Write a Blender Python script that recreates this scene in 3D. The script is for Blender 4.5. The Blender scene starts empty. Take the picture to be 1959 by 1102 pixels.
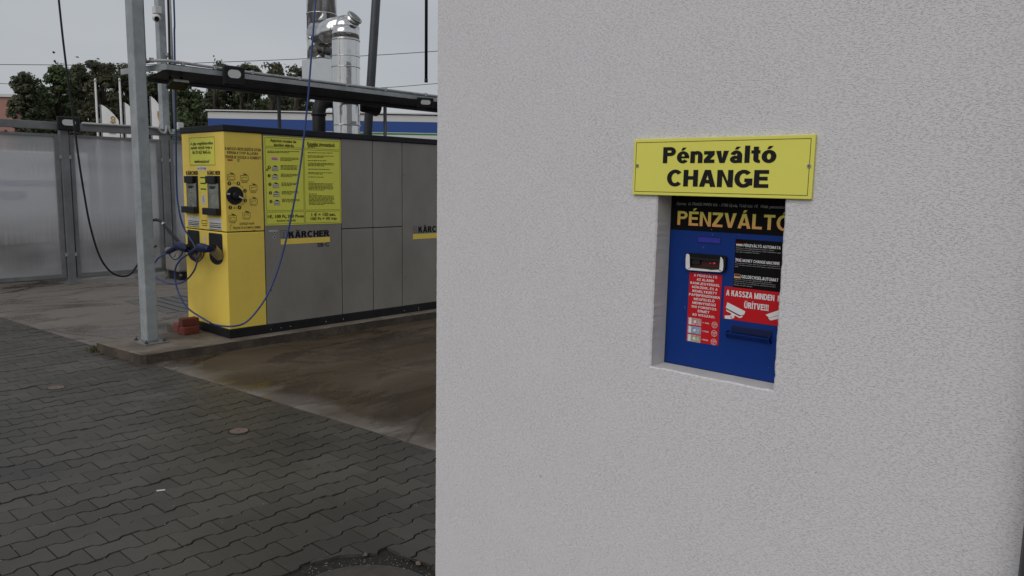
import bpy, bmesh, math, random
from mathutils import Vector, Matrix
from mathutils import noise as mnoise
random.seed(7)
R_ = math.radians
SC = bpy.context.scene
COL = SC.collection

# ------------------------------------------------------------------ camera, world, sun, exposure
EYE = Vector((0, 0, 1.62))
ROT = Matrix(((0.67160831, 0.08884896, -0.73555974),
              (-0.74069829, 0.10404458, -0.66373246),
              (0.01755906, 0.99059608, 0.13568748)))
FPX, CXP, CYP = 1473.62, 979.5, 551.0
cam_d = bpy.data.cameras.new('camera'); cam = bpy.data.objects.new('camera', cam_d); COL.objects.link(cam)
cam_d.sensor_width = 36.0; cam_d.lens = FPX / 1959 * 36; cam_d.clip_start = 0.05; cam_d.clip_end = 2000
cam.matrix_world = Matrix.Translation(EYE) @ ROT.to_4x4()
SC.camera = cam

SUN_EL, SUN_AZ = R_(38), Vector((-0.985, -0.17, 0))      # soft light from behind the camera, to the left
w = bpy.data.worlds.new('World'); SC.world = w; w.use_nodes = True
wn = w.node_tree; wn.nodes.clear()
sky = wn.nodes.new('ShaderNodeTexSky'); sky.sky_type = 'NISHITA'; sky.sun_disc = False
sky.sun_elevation = SUN_EL; sky.sun_rotation = math.atan2(SUN_AZ.x, SUN_AZ.y); sky.dust_density = 6; sky.air_density = 1.2
mix = wn.nodes.new('ShaderNodeMixRGB'); mix.inputs[0].default_value = 0.93
tc = wn.nodes.new('ShaderNodeTexCoord'); mp = wn.nodes.new('ShaderNodeMapping'); mp.inputs['Scale'].default_value = (1.2, 1.2, 4.0)
nz = wn.nodes.new('ShaderNodeTexNoise'); nz.inputs['Scale'].default_value = 1.6; nz.inputs['Detail'].default_value = 4
cr = wn.nodes.new('ShaderNodeValToRGB')
cr.color_ramp.elements[0].position = 0.30; cr.color_ramp.elements[0].color = (4.05, 4.32, 4.68, 1)
cr.color_ramp.elements[1].position = 0.72; cr.color_ramp.elements[1].color = (4.85, 5.06, 5.32, 1)
bg = wn.nodes.new('ShaderNodeBackground'); bg.inputs['Strength'].default_value = 0.10
wo = wn.nodes.new('ShaderNodeOutputWorld')
L = wn.links.new
L(tc.outputs['Generated'], mp.inputs['Vector']); L(mp.outputs[0], nz.inputs['Vector']); L(nz.outputs['Fac'], cr.inputs[0])
L(sky.outputs[0], mix.inputs[1]); L(cr.outputs[0], mix.inputs[2]); L(mix.outputs[0], bg.inputs['Color']); L(bg.outputs[0], wo.inputs['Surface'])
sd = bpy.data.lights.new('sun', 'SUN'); sun = bpy.data.objects.new('sun', sd); COL.objects.link(sun)
sd.energy = 0.95; sd.angle = R_(50); sd.color = (1.0, 0.965, 0.945)
sdir = Vector((SUN_AZ.x * math.cos(SUN_EL), SUN_AZ.y * math.cos(SUN_EL), math.sin(SUN_EL)))
sun.rotation_euler = (-sdir).to_track_quat('-Z', 'Y').to_euler()
SC.view_settings.view_transform = 'Standard'; SC.view_settings.look = 'None'
SC.view_settings.exposure = 0.05; SC.view_settings.gamma = 1; SC.view_settings.use_curve_mapping = False
SC.cycles.max_bounces = 8; SC.cycles.use_denoising = True

# ------------------------------------------------------------------ measuring helpers: photo pixel -> point on a real plane
def ray(x, y): return ROT @ Vector((x - CXP, -(y - CYP), -FPX))
def onx(x, y, X): r = ray(x, y); return EYE + r * (X / r.x)
def ony(x, y, Y): r = ray(x, y); return EYE + r * (Y / r.y)
def onz(x, y, Z): r = ray(x, y); return EYE + r * ((Z - EYE.z) / r.z)
def ond(x, y, D): r = ray(x, y); return EYE + r * (D / FPX)

# ------------------------------------------------------------------ materials
def mat(name, color, rough=0.6, metal=0.0, var=0.12, scale=6.0, bump=0.0, bscale=60.0, spec=0.5, stretch=None,
        rvar=0.0, rnd=0.0, coat=0.0, dirt=None, dscale=2.0, dpos=(0.5, 0.7), detail=5, bdist=0.01):
    m = bpy.data.materials.new(name); m.use_nodes = True; nt = m.node_tree; N = nt.nodes; K = nt.links.new
    b = N['Principled BSDF']
    b.inputs['Metallic'].default_value = metal; b.inputs['Specular IOR Level'].default_value = spec
    b.inputs['Coat Weight'].default_value = coat
    t = N.new('ShaderNodeTexCoord'); mpn = N.new('ShaderNodeMapping')
    if stretch: mpn.inputs['Scale'].default_value = stretch
    K(t.outputs['Object'], mpn.inputs['Vector'])
    n = N.new('ShaderNodeTexNoise'); n.inputs['Scale'].default_value = scale; n.inputs['Detail'].default_value = detail
    n.inputs['Roughness'].default_value = 0.6
    K(mpn.outputs[0], n.inputs['Vector'])
    r = N.new('ShaderNodeValToRGB')
    lo = tuple(max(0, c * (1 - var)) for c in color[:3]) + (1,); hi = tuple(min(1, c * (1 + var)) for c in color[:3]) + (1,)
    r.color_ramp.elements[0].position = 0.32; r.color_ramp.elements[0].color = lo
    r.color_ramp.elements[1].position = 0.68; r.color_ramp.elements[1].color = hi
    K(n.outputs['Fac'], r.inputs[0]); out = r.outputs[0]
    if dirt:
        n2 = N.new('ShaderNodeTexNoise'); n2.inputs['Scale'].default_value = dscale; n2.inputs['Detail'].default_value = 6
        n2.inputs['Roughness'].default_value = 0.65
        K(mpn.outputs[0], n2.inputs['Vector'])
        r2 = N.new('ShaderNodeValToRGB'); r2.color_ramp.elements[0].position = dpos[0]; r2.color_ramp.elements[1].position = dpos[1]
        K(n2.outputs['Fac'], r2.inputs[0])
        mx = N.new('ShaderNodeMixRGB'); mx.inputs[2].default_value = tuple(dirt) + (1,)
        K(r2.outputs[0], mx.inputs[0]); K(out, mx.inputs[1]); out = mx.outputs[0]
    if rnd:
        oi = N.new('ShaderNodeObjectInfo'); hs = N.new('ShaderNodeHueSaturation'); mr = N.new('ShaderNodeMapRange')
        mr.inputs['To Min'].default_value = 1 - rnd; mr.inputs['To Max'].default_value = 1 + rnd
        K(oi.outputs['Random'], mr.inputs['Value']); K(mr.outputs[0], hs.inputs['Value']); K(out, hs.inputs['Color']); out = hs.outputs[0]
    K(out, b.inputs['Base Color'])
    b.inputs['Roughness'].default_value = rough
    if rvar:
        n3 = N.new('ShaderNodeTexNoise'); n3.inputs['Scale'].default_value = scale * 0.7; n3.inputs['Detail'].default_value = 4
        K(mpn.outputs[0], n3.inputs['Vector'])
        m3 = N.new('ShaderNodeMapRange'); m3.inputs['From Min'].default_value = 0.35; m3.inputs['From Max'].default_value = 0.65
        m3.inputs['To Min'].default_value = max(0.02, rough - rvar); m3.inputs['To Max'].default_value = min(1, rough + rvar)
        K(n3.outputs['Fac'], m3.inputs['Value']); K(m3.outputs[0], b.inputs['Roughness'])
    if bump:
        n4 = N.new('ShaderNodeTexNoise'); n4.inputs['Scale'].default_value = bscale; n4.inputs['Detail'].default_value = 4
        K(mpn.outputs[0], n4.inputs['Vector'])
        bp = N.new('ShaderNodeBump'); bp.inputs['Strength'].default_value = bump; bp.inputs['Distance'].default_value = bdist
        K(n4.outputs['Fac'], bp.inputs['Height']); K(bp.outputs[0], b.inputs['Normal'])
    return m

def render_plaster():
    m = mat('white_render', (0.704, 0.691, 0.702), 0.9, var=0.008, scale=3.0, spec=0.2)
    nt = m.node_tree; N = nt.nodes; K = nt.links.new; b = N['Principled BSDF']
    t = N.new('ShaderNodeTexCoord')
    # rough float-finish: slanted short ridges (stretched noise) with torn pits, denser in patches
    mp1 = N.new('ShaderNodeMapping'); mp1.inputs['Rotation'].default_value = (R_(-14), 0, 0); mp1.inputs['Scale'].default_value = (1, 0.44, 1.55)
    K(t.outputs['Object'], mp1.inputs['Vector'])
    n1 = N.new('ShaderNodeTexNoise'); n1.inputs['Scale'].default_value = 270; n1.inputs['Detail'].default_value = 3; n1.inputs['Distortion'].default_value = 0.6
    K(mp1.outputs[0], n1.inputs['Vector'])
    r1 = N.new('ShaderNodeValToRGB'); r1.color_ramp.elements[0].position = 0.36; r1.color_ramp.elements[1].position = 0.46
    K(n1.outputs['Fac'], r1.inputs[0])
    n2 = N.new('ShaderNodeTexNoise'); n2.inputs['Scale'].default_value = 70; n2.inputs['Detail'].default_value = 5
    K(mp1.outputs[0], n2.inputs['Vector'])
    n3 = N.new('ShaderNodeTexNoise'); n3.inputs['Scale'].default_value = 5; n3.inputs['Detail'].default_value = 2
    K(t.outputs['Object'], n3.inputs['Vector'])
    a1 = N.new('ShaderNodeMath'); a1.operation = 'MULTIPLY'; K(r1.outputs[0], a1.inputs[0])
    mr = N.new('ShaderNodeMapRange'); mr.inputs['From Min'].default_value = 0.35; mr.inputs['From Max'].default_value = 0.65
    mr.inputs['To Min'].default_value = 0.75; mr.inputs['To Max'].default_value = 1.0
    K(n3.outputs['Fac'], mr.inputs['Value']); K(mr.outputs[0], a1.inputs[1])
    a2 = N.new('ShaderNodeMath'); a2.operation = 'MULTIPLY_ADD'; a2.inputs[1].default_value = 0.55
    K(n2.outputs['Fac'], a2.inputs[0]); K(a1.outputs[0], a2.inputs[2])
    bp = N.new('ShaderNodeBump'); bp.inputs['Strength'].default_value = 0.9; bp.inputs['Distance'].default_value = 0.0011
    K(a2.outputs[0], bp.inputs['Height']); K(bp.outputs[0], b.inputs['Normal'])
    return m

M = {}
M['render'] = render_plaster()
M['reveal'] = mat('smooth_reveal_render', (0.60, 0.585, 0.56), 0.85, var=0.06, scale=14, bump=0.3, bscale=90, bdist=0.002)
M['dark'] = mat('dark_void', (0.012, 0.012, 0.013), 0.8)
M['black'] = mat('black_plastic', (0.012, 0.012, 0.014), 0.45, var=0.2, scale=20, spec=0.3)
M['cap'] = mat('black_roof_trim', (0.013, 0.015, 0.020), 0.55, var=0.25, scale=5, dirt=(0.025, 0.025, 0.026), dscale=9, dpos=(0.6, 0.8), spec=0.25)
M['rubber'] = mat('black_hose_rubber', (0.012, 0.012, 0.013), 0.5, spec=0.3)
M['galv'] = mat('galvanised_steel', (0.34, 0.365, 0.375), 0.55, metal=0.15, var=0.13, scale=9, rvar=0.12, dirt=(0.23, 0.245, 0.25), dscale=3.0, dpos=(0.45, 0.7), bump=0.06)
M['galv_dull'] = mat('dull_galvanised_steel', (0.20, 0.205, 0.205), 0.55, metal=0.2, var=0.2, scale=8, dirt=(0.11, 0.11, 0.11), dscale=4)
M['dark_steel'] = mat('dark_painted_steel', (0.055, 0.06, 0.066), 0.5, metal=0.2, var=0.2)
M['pvc'] = mat('grey_pvc_conduit', (0.36, 0.365, 0.37), 0.45, var=0.08, dirt=(0.16, 0.16, 0.16), dscale=8, dpos=(0.55, 0.8))
M['rust'] = mat('rusty_brown_pipe', (0.055, 0.038, 0.033), 0.6, var=0.3, scale=20)
M['yellow'] = mat('yellow_painted_metal', (0.86, 0.64, 0.105), 0.45, var=0.025, scale=3, dirt=(0.70, 0.53, 0.11), dscale=1.6, dpos=(0.45, 0.85), bump=0.05, bscale=200, bdist=0.001, spec=0.4)
M['greypanel'] = mat('warm_grey_panel', (0.255, 0.238, 0.212), 0.45, var=0.05, scale=2, stretch=(1, 1, 0.6), dirt=(0.185, 0.17, 0.15), dscale=1.5, dpos=(0.40, 0.8), spec=0.4)
M['plinth'] = mat('black_plinth', (0.012, 0.012, 0.014), 0.55, var=0.3, scale=8, spec=0.25)
M['lime'] = mat('lime_yellow_sign_face', (0.74, 0.74, 0.10), 0.5, var=0.03, scale=4, spec=0.3)
M['signface'] = mat('yellow_sign_face', (0.80, 0.76, 0.135), 0.45, var=0.02, scale=4, spec=0.3)
M['signedge'] = mat('sign_board_edge', (0.50, 0.46, 0.12), 0.6)
M['ink'] = mat('black_print', (0.010, 0.010, 0.012), 0.6, spec=0.2)
M['softink'] = mat('fine_black_print', (0.03, 0.03, 0.012), 0.6, spec=0.2)
M['white'] = mat('white_print', (0.74, 0.74, 0.74), 0.5, var=0.03)
M['offwhite'] = mat('white_plastic', (0.60, 0.60, 0.585), 0.45, var=0.05)
M['grayprint'] = mat('grey_print', (0.42, 0.42, 0.42), 0.5)
M['red'] = mat('red_sticker', (0.52, 0.010, 0.016), 0.5, var=0.04, spec=0.2)
M['blue'] = mat('blue_powder_coated_steel', (0.005, 0.034, 0.20), 0.42, var=0.08, scale=5, bump=0.05, bscale=300, bdist=0.0006, spec=0.2)
M['lcd'] = mat('blue_display', (0.03, 0.03, 0.34), 0.3, var=0.3, scale=220)
M['navy'] = mat('dark_blue_plastic', (0.007, 0.013, 0.06), 0.45, spec=0.3)
M['bluehose'] = mat('blue_hose', (0.018, 0.048, 0.18), 0.45, var=0.1, scale=30)
M['sticker_black'] = mat('black_sticker', (0.009, 0.008, 0.009), 0.6, spec=0.04)
M['chrome'] = mat('polished_flue_steel', (0.64, 0.64, 0.635), 0.12, metal=1.0, var=0.04, scale=5, rvar=0.03, bump=0.12, bscale=4, bdist=0.05)
M['steel'] = mat('brushed_steel', (0.42, 0.42, 0.41), 0.35, metal=0.9, var=0.15, scale=30)
M['brass'] = mat('worn_steel_tube', (0.30, 0.285, 0.25), 0.45, metal=0.55)
M['brick'] = mat('red_brick', (0.16, 0.038, 0.027), 0.85, var=0.2, scale=30, bump=0.5, bscale=90, rnd=0.15)
M['redcap'] = mat('faded_red_cover', (0.155, 0.105, 0.09), 0.7, var=0.15, scale=30, bump=0.3)
M['lid'] = mat('dusty_iron_lid', (0.062, 0.050, 0.042), 0.7, var=0.2, scale=14, bump=0.4, bscale=120, dirt=(0.035, 0.03, 0.026), dscale=9)
M['fencemetal'] = mat('fence_frame_steel', (0.19, 0.197, 0.20), 0.5, metal=0.2, var=0.18, scale=5)
M['pink'] = mat('pink_facade', (0.36, 0.19, 0.155), 0.9, var=0.05)
M['bwhite'] = mat('white_fascia', (0.60, 0.60, 0.58), 0.6, var=0.05, scale=0.8)
M['bblue'] = mat('blue_fascia', (0.012, 0.06, 0.26), 0.55, var=0.06, scale=0.8)
M['bgreen'] = mat('green_stripe', (0.03, 0.20, 0.06), 0.6, var=0.05)
M['flag'] = mat('white_flag_cloth', (0.75, 0.75, 0.75), 0.8, var=0.05, scale=3)
M['flagprint'] = mat('ochre_flag_print', (0.42, 0.26, 0.07), 0.8)
M['bird'] = mat('dark_feathers', (0.02, 0.02, 0.02), 0.8)
M['wood'] = mat('bark', (0.05, 0.038, 0.028), 0.9, var=0.3, scale=8)
M['flag_red'] = mat('flag_red_print', (0.45, 0.02, 0.03), 0.5)
M['flag_green'] = mat('flag_green_print', (0.05, 0.16, 0.08), 0.5)
M['flag_gold'] = mat('flag_gold_print', (0.62, 0.45, 0.10), 0.5)
M['flag_blue'] = mat('flag_navy_print', (0.02, 0.04, 0.22), 0.5)
M['note_pink'] = mat('pinkish_banknote_print', (0.50, 0.25, 0.25), 0.6, var=0.4, scale=140)
M['note_blue'] = mat('bluish_banknote_print', (0.26, 0.34, 0.52), 0.6, var=0.4, scale=140)
M['note_brown'] = mat('brownish_banknote_print', (0.42, 0.34, 0.24), 0.6, var=0.4, scale=140)
M['glassfoggy'] = mat('clear_plastic_cover', (0.20, 0.215, 0.18), 0.2, var=0.3, scale=12, coat=0.3)
M['tape'] = mat('worn_white_tape', (0.72, 0.72, 0.70), 0.6, var=0.06, scale=60)
M['soil'] = mat('dark_joint_sand', (0.020, 0.018, 0.014), 0.95, var=0.5, scale=70, bump=0.8, bscale=250, dirt=(0.045, 0.042, 0.033), dscale=1.7, dpos=(0.55, 0.7))
M['grit'] = mat('light_grit', (0.36, 0.34, 0.31), 0.9, var=0.5, scale=9)
M['drainbar'] = mat('grey_grate_bar', (0.14, 0.135, 0.13), 0.5, metal=0.3)
M['slabside'] = mat('stained_shaded_slab_edge', (0.085, 0.064, 0.046), 0.85, var=0.3, scale=9, bump=0.8, bscale=60, dirt=(0.045, 0.034, 0.025), dscale=5, dpos=(0.42, 0.6))  # brown dirt, plus the upright face's shade deepened in the colour
M['speck'] = mat('faded_reddish_speck', (0.42, 0.30, 0.26), 0.9)
M['weed'] = mat('dry_green_weed', (0.07, 0.075, 0.03), 0.8, var=0.3)
M['tapegold'] = mat('dull_beige_panel', (0.24, 0.23, 0.21), 0.6)

def gold_gradient():      # printed lettering that runs from lime gold (top) to orange gold (bottom)
    m = bpy.data.materials.new('gold_gradient_print'); m.use_nodes = True; N = m.node_tree.nodes; K = m.node_tree.links.new
    g = N.new('ShaderNodeTexCoord'); s = N.new('ShaderNodeSeparateXYZ'); r = N.new('ShaderNodeValToRGB')
    K(g.outputs['Generated'], s.inputs[0]); K(s.outputs['Z'], r.inputs[0])
    r.color_ramp.elements[0].position = 0.05; r.color_ramp.elements[0].color = (0.72, 0.34, 0.10, 1)
    r.color_ramp.elements[1].position = 0.85; r.color_ramp.elements[1].color = (0.66, 0.62, 0.09, 1)
    K(r.outputs[0], N['Principled BSDF'].inputs['Base Color']); N['Principled BSDF'].inputs['Roughness'].default_value = 0.45
    return m
M['gold'] = gold_gradient()

def emit(name, col, s):
    m = bpy.data.materials.new(name); m.use_nodes = True; b = m.node_tree.nodes['Principled BSDF']
    b.inputs['Base Color'].default_value = (0.03, 0.003, 0.003, 1); b.inputs['Emission Color'].default_value = col + (1,); b.inputs['Emission Strength'].default_value = s
    return m
M['led'] = emit('red_slot_light', (1.0, 0.05, 0.03), 0.42)
M['glowred'] = emit('dim_red_slot_glow', (0.8, 0.02, 0.01), 0.006)

def concrete_mat():
    m = bpy.data.materials.new('wet_stained_concrete'); m.use_nodes = True; N = m.node_tree.nodes; K = m.node_tree.links.new
    b = N['Principled BSDF']; t = N.new('ShaderNodeTexCoord')
    mpn = N.new('ShaderNodeMapping'); mpn.inputs['Rotation'].default_value = (0, 0, R_(46)); mpn.inputs['Scale'].default_value = (0.8, 2.0, 1)
    K(t.outputs['Object'], mpn.inputs['Vector'])
    n = N.new('ShaderNodeTexNoise'); n.inputs['Scale'].default_value = 0.9; n.inputs['Detail'].default_value = 8; n.inputs['Roughness'].default_value = 0.62; n.inputs['Distortion'].default_value = 0.4
    K(mpn.outputs[0], n.inputs['Vector'])
    r = N.new('ShaderNodeValToRGB'); e = r.color_ramp.elements
    e[0].position = 0.30; e[0].color = (0.044, 0.031, 0.020, 1); e[1].position = 0.74; e[1].color = (0.125, 0.10, 0.076, 1)
    x = e.new(0.46); x.color = (0.064, 0.045, 0.025, 1); x = e.new(0.60); x.color = (0.082, 0.062, 0.041, 1)
    K(n.outputs['Fac'], r.inputs[0])
    # paler tone along the paving edge and in the far bay
    s = N.new('ShaderNodeSeparateXYZ'); K(t.outputs['Object'], s.inputs[0])
    # distance from the paving edge: x - (3.30 - 0.0785 y)
    ma = N.new('ShaderNodeMath'); ma.operation = 'MULTIPLY_ADD'; ma.inputs[1].default_value = 0.0785; K(s.outputs['Y'], ma.inputs[0]); K(s.outputs['X'], ma.inputs[2])
    nn = N.new('ShaderNodeTexNoise'); nn.inputs['Scale'].default_value = 2.2; nn.inputs['Detail'].default_value = 6; K(t.outputs['Object'], nn.inputs['Vector'])
    mb = N.new('ShaderNodeMath'); mb.operation = 'MULTIPLY_ADD'; mb.inputs[1].default_value = 0.9; K(nn.outputs['Fac'], mb.inputs[0]); K(ma.outputs[0], mb.inputs[2])
    mr = N.new('ShaderNodeMapRange'); mr.inputs['From Min'].default_value = 3.72; mr.inputs['From Max'].default_value = 4.02; mr.inputs['To Min'].default_value = 0.75; mr.inputs['To Max'].default_value = 0.0
    K(mb.outputs[0], mr.inputs['Value'])
    # far bay lighter, y > 7.2
    mf = N.new('ShaderNodeMapRange'); mf.inputs['From Min'].default_value = 6.6; mf.inputs['From Max'].default_value = 7.4; mf.inputs['To Max'].default_value = 0.62
    K(s.outputs['Y'], mf.inputs['Value'])
    mxx = N.new('ShaderNodeMath'); mxx.operation = 'MAXIMUM'; K(mr.outputs[0], mxx.inputs[0]); K(mf.outputs[0], mxx.inputs[1])
    mx = N.new('ShaderNodeMixRGB'); mx.inputs[2].default_value = (0.235, 0.21, 0.188, 1)
    K(mxx.outputs[0], mx.inputs[0]); K(r.outputs[0], mx.inputs[1])
    # one round dark stain beside the bricks
    vm = N.new('ShaderNodeVectorMath'); vm.operation = 'DISTANCE'; vm.inputs[1].default_value = (3.60, 8.35, 0); K(t.outputs['Object'], vm.inputs[0])
    ms = N.new('ShaderNodeMapRange'); ms.inputs['From Min'].default_value = 0.10; ms.inputs['From Max'].default_value = 0.30; ms.inputs['To Min'].default_value = 0.65; ms.inputs['To Max'].default_value = 0
    K(vm.outputs['Value'], ms.inputs['Value'])
    m2 = N.new('ShaderNodeMixRGB'); m2.inputs[2].default_value = (0.02, 0.018, 0.015, 1); K(ms.outputs[0], m2.inputs[0]); K(mx.outputs[0], m2.inputs[1])
    wn_ = N.new('ShaderNodeTexNoise'); wn_.inputs['Scale'].default_value = 0.75; wn_.inputs['Detail'].default_value = 9; wn_.inputs['Roughness'].default_value = 0.68; wn_.inputs['Distortion'].default_value = 0.8; K(mpn.outputs[0], wn_.inputs['Vector'])
    wr = N.new('ShaderNodeValToRGB'); wr.color_ramp.elements[0].position = 0.49; wr.color_ramp.elements[1].position = 0.56; K(wn_.outputs['Fac'], wr.inputs[0])
    wet = N.new('ShaderNodeMixRGB'); wet.blend_type = 'MULTIPLY'; wet.inputs[2].default_value = (0.68, 0.66, 0.65, 1); K(wr.outputs[0], wet.inputs[0]); K(m2.outputs[0], wet.inputs[1])
    vo = N.new('ShaderNodeTexVoronoi'); vo.feature = 'DISTANCE_TO_EDGE'; vo.inputs['Scale'].default_value = 0.45
    wv = N.new('ShaderNodeMixRGB'); wv.inputs[0].default_value = 0.12; K(t.outputs['Object'], wv.inputs[1]); K(nn.outputs['Color'], wv.inputs[2]); K(wv.outputs[0], vo.inputs['Vector'])
    vr = N.new('ShaderNodeMapRange'); vr.inputs['From Min'].default_value = 0.0; vr.inputs['From Max'].default_value = 0.006; vr.inputs['To Min'].default_value = 0.6; vr.inputs['To Max'].default_value = 0.0; K(vo.outputs['Distance'], vr.inputs['Value'])
    ck = N.new('ShaderNodeMixRGB'); ck.inputs[2].default_value = (0.02, 0.017, 0.014, 1); K(vr.outputs[0], ck.inputs[0]); K(wet.outputs[0], ck.inputs[1])
    K(ck.outputs[0], b.inputs['Base Color'])
    rr = N.new('ShaderNodeMapRange'); rr.inputs['To Min'].default_value = 0.66; rr.inputs['To Max'].default_value = 0.20
    K(wr.outputs[0], rr.inputs['Value']); K(rr.outputs[0], b.inputs['Roughness'])
    n4 = N.new('ShaderNodeTexNoise'); n4.inputs['Scale'].default_value = 60; n4.inputs['Detail'].default_value = 5; K(t.outputs['Object'], n4.inputs['Vector'])
    bp = N.new('ShaderNodeBump'); bp.inputs['Strength'].default_value = 0.25; bp.inputs['Distance'].default_value = 0.004; K(n4.outputs['Fac'], bp.inputs['Height']); K(bp.outputs[0], b.inputs['Normal'])
    b.inputs['Specular IOR Level'].default_value = 0.4
    return m
M['concrete'] = concrete_mat()
M['slab'] = mat('worn_concrete_slab', (0.175, 0.147, 0.116), 0.75, var=0.2, scale=5, bump=0.5, bscale=70, dirt=(0.095, 0.076, 0.058), dscale=2.2, dpos=(0.42, 0.60))

def paver_mat():
    m = bpy.data.materials.new('dark_grey_paver'); m.use_nodes = True; N = m.node_tree.nodes; K = m.node_tree.links.new
    b = N['Principled BSDF']; g = N.new('ShaderNodeNewGeometry')
    n = N.new('ShaderNodeTexNoise'); n.inputs['Scale'].default_value = 1.3; n.inputs['Detail'].default_value = 5; K(g.outputs['Position'], n.inputs['Vector'])
    r = N.new('ShaderNodeValToRGB'); r.color_ramp.elements[0].position = 0.35; r.color_ramp.elements[0].color = (0.040, 0.036, 0.029, 1)
    r.color_ramp.elements[1].position = 0.70; r.color_ramp.elements[1].color = (0.070, 0.063, 0.051, 1); K(n.outputs['Fac'], r.inputs[0])
    n2 = N.new('ShaderNodeTexNoise'); n2.inputs['Scale'].default_value = 260; n2.inputs['Detail'].default_value = 3; K(g.outputs['Position'], n2.inputs['Vector'])
    mr = N.new('ShaderNodeMapRange'); mr.inputs['From Min'].default_value = 0.3; mr.inputs['From Max'].default_value = 0.7; mr.inputs['To Min'].default_value = 0.72; mr.inputs['To Max'].default_value = 1.3
    K(n2.outputs['Fac'], mr.inputs['Value'])
    pi = N.new('ShaderNodeMapRange'); pi.inputs['To Min'].default_value = 0.80; pi.inputs['To Max'].default_value = 1.18; K(g.outputs['Random Per Island'], pi.inputs['Value'])
    oi = N.new('ShaderNodeObjectInfo'); po = N.new('ShaderNodeMapRange'); po.inputs['To Min'].default_value = 0.80; po.inputs['To Max'].default_value = 1.18; K(oi.outputs['Random'], po.inputs['Value'])
    a = N.new('ShaderNodeMath'); a.operation = 'MULTIPLY'; K(mr.outputs[0], a.inputs[0]); K(pi.outputs[0], a.inputs[1])
    a2 = N.new('ShaderNodeMath'); a2.operation = 'MULTIPLY'; K(a.outputs[0], a2.inputs[0]); K(po.outputs[0], a2.inputs[1])
    h = N.new('ShaderNodeHueSaturation'); K(a2.outputs[0], h.inputs['Value']); K(r.outputs[0], h.inputs['Color'])
    # pale bluish scuffs where tyres pass
    n5 = N.new('ShaderNodeTexNoise'); n5.inputs['Scale'].default_value = 0.55; n5.inputs['Detail'].default_value = 7; n5.inputs['Roughness'].default_value = 0.7; K(g.outputs['Position'], n5.inputs['Vector'])
    r5 = N.new('ShaderNodeValToRGB'); r5.color_ramp.elements[0].position = 0.60; r5.color_ramp.elements[1].position = 0.80; K(n5.outputs['Fac'], r5.inputs[0])
    mx = N.new('ShaderNodeMixRGB'); mx.inputs[2].default_value = (0.11, 0.115, 0.115, 1); K(r5.outputs[0], mx.inputs[0]); K(h.outputs[0], mx.inputs[1])
    K(mx.outputs[0], b.inputs['Base Color']); b.inputs['Roughness'].default_value = 0.50; b.inputs['Specular IOR Level'].default_value = 0.45
    n4 = N.new('ShaderNodeTexNoise'); n4.inputs['Scale'].default_value = 130; n4.inputs['Detail'].default_value = 6; K(g.outputs['Position'], n4.inputs['Vector'])
    bp = N.new('ShaderNodeBump'); bp.inputs['Strength'].default_value = 0.35; bp.inputs['Distance'].default_value = 0.002; K(n4.outputs['Fac'], bp.inputs['Height']); K(bp.outputs[0], b.inputs['Normal'])
    return m
M['paver'] = paver_mat()

def leaf_mat(name, c1, c2):
    m = bpy.data.materials.new(name); m.use_nodes = True; N = m.node_tree.nodes; K = m.node_tree.links.new
    b = N['Principled BSDF']; g = N.new('ShaderNodeNewGeometry'); r = N.new('ShaderNodeValToRGB')
    n = N.new('ShaderNodeTexNoise'); n.inputs['Scale'].default_value = 0.45; n.inputs['Detail'].default_value = 3; K(g.outputs['Position'], n.inputs['Vector'])
    a = N.new('ShaderNodeMath'); a.operation = 'MULTIPLY_ADD'; a.inputs[1].default_value = 0.5; K(g.outputs['Random Per Island'], a.inputs[0]); 
    s = N.new('ShaderNodeMath'); s.operation = 'MULTIPLY'; s.inputs[1].default_value = 0.55; K(n.outputs['Fac'], s.inputs[0]); K(s.outputs[0], a.inputs[2])
    r.color_ramp.elements[0].position = 0.15; r.color_ramp.elements[0].color = c1 + (1,); r.color_ramp.elements[1].position = 0.85; r.color_ramp.elements[1].color = c2 + (1,)
    K(a.outputs[0], r.inputs[0]); K(r.outputs[0], b.inputs['Base Color']); b.inputs['Roughness'].default_value = 0.7
    tr = N.new('ShaderNodeBsdfTranslucent'); K(r.outputs[0], tr.inputs['Color']); mx = N.new('ShaderNodeMixShader'); mx.inputs[0].default_value = 0.25
    K(b.outputs[0], mx.inputs[1]); K(tr.outputs[0], mx.inputs[2]); K(mx.outputs[0], N['Material Output'].inputs['Surface'])
    return m
M['leaf_dark'] = leaf_mat('dark_olive_foliage', (0.040, 0.052, 0.024), (0.115, 0.132, 0.065))
M['leaf_green'] = leaf_mat('green_foliage', (0.046, 0.070, 0.026), (0.130, 0.170, 0.068))
M['leaf_brown'] = leaf_mat('brownish_foliage', (0.050, 0.052, 0.028), (0.140, 0.138, 0.072))

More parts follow.
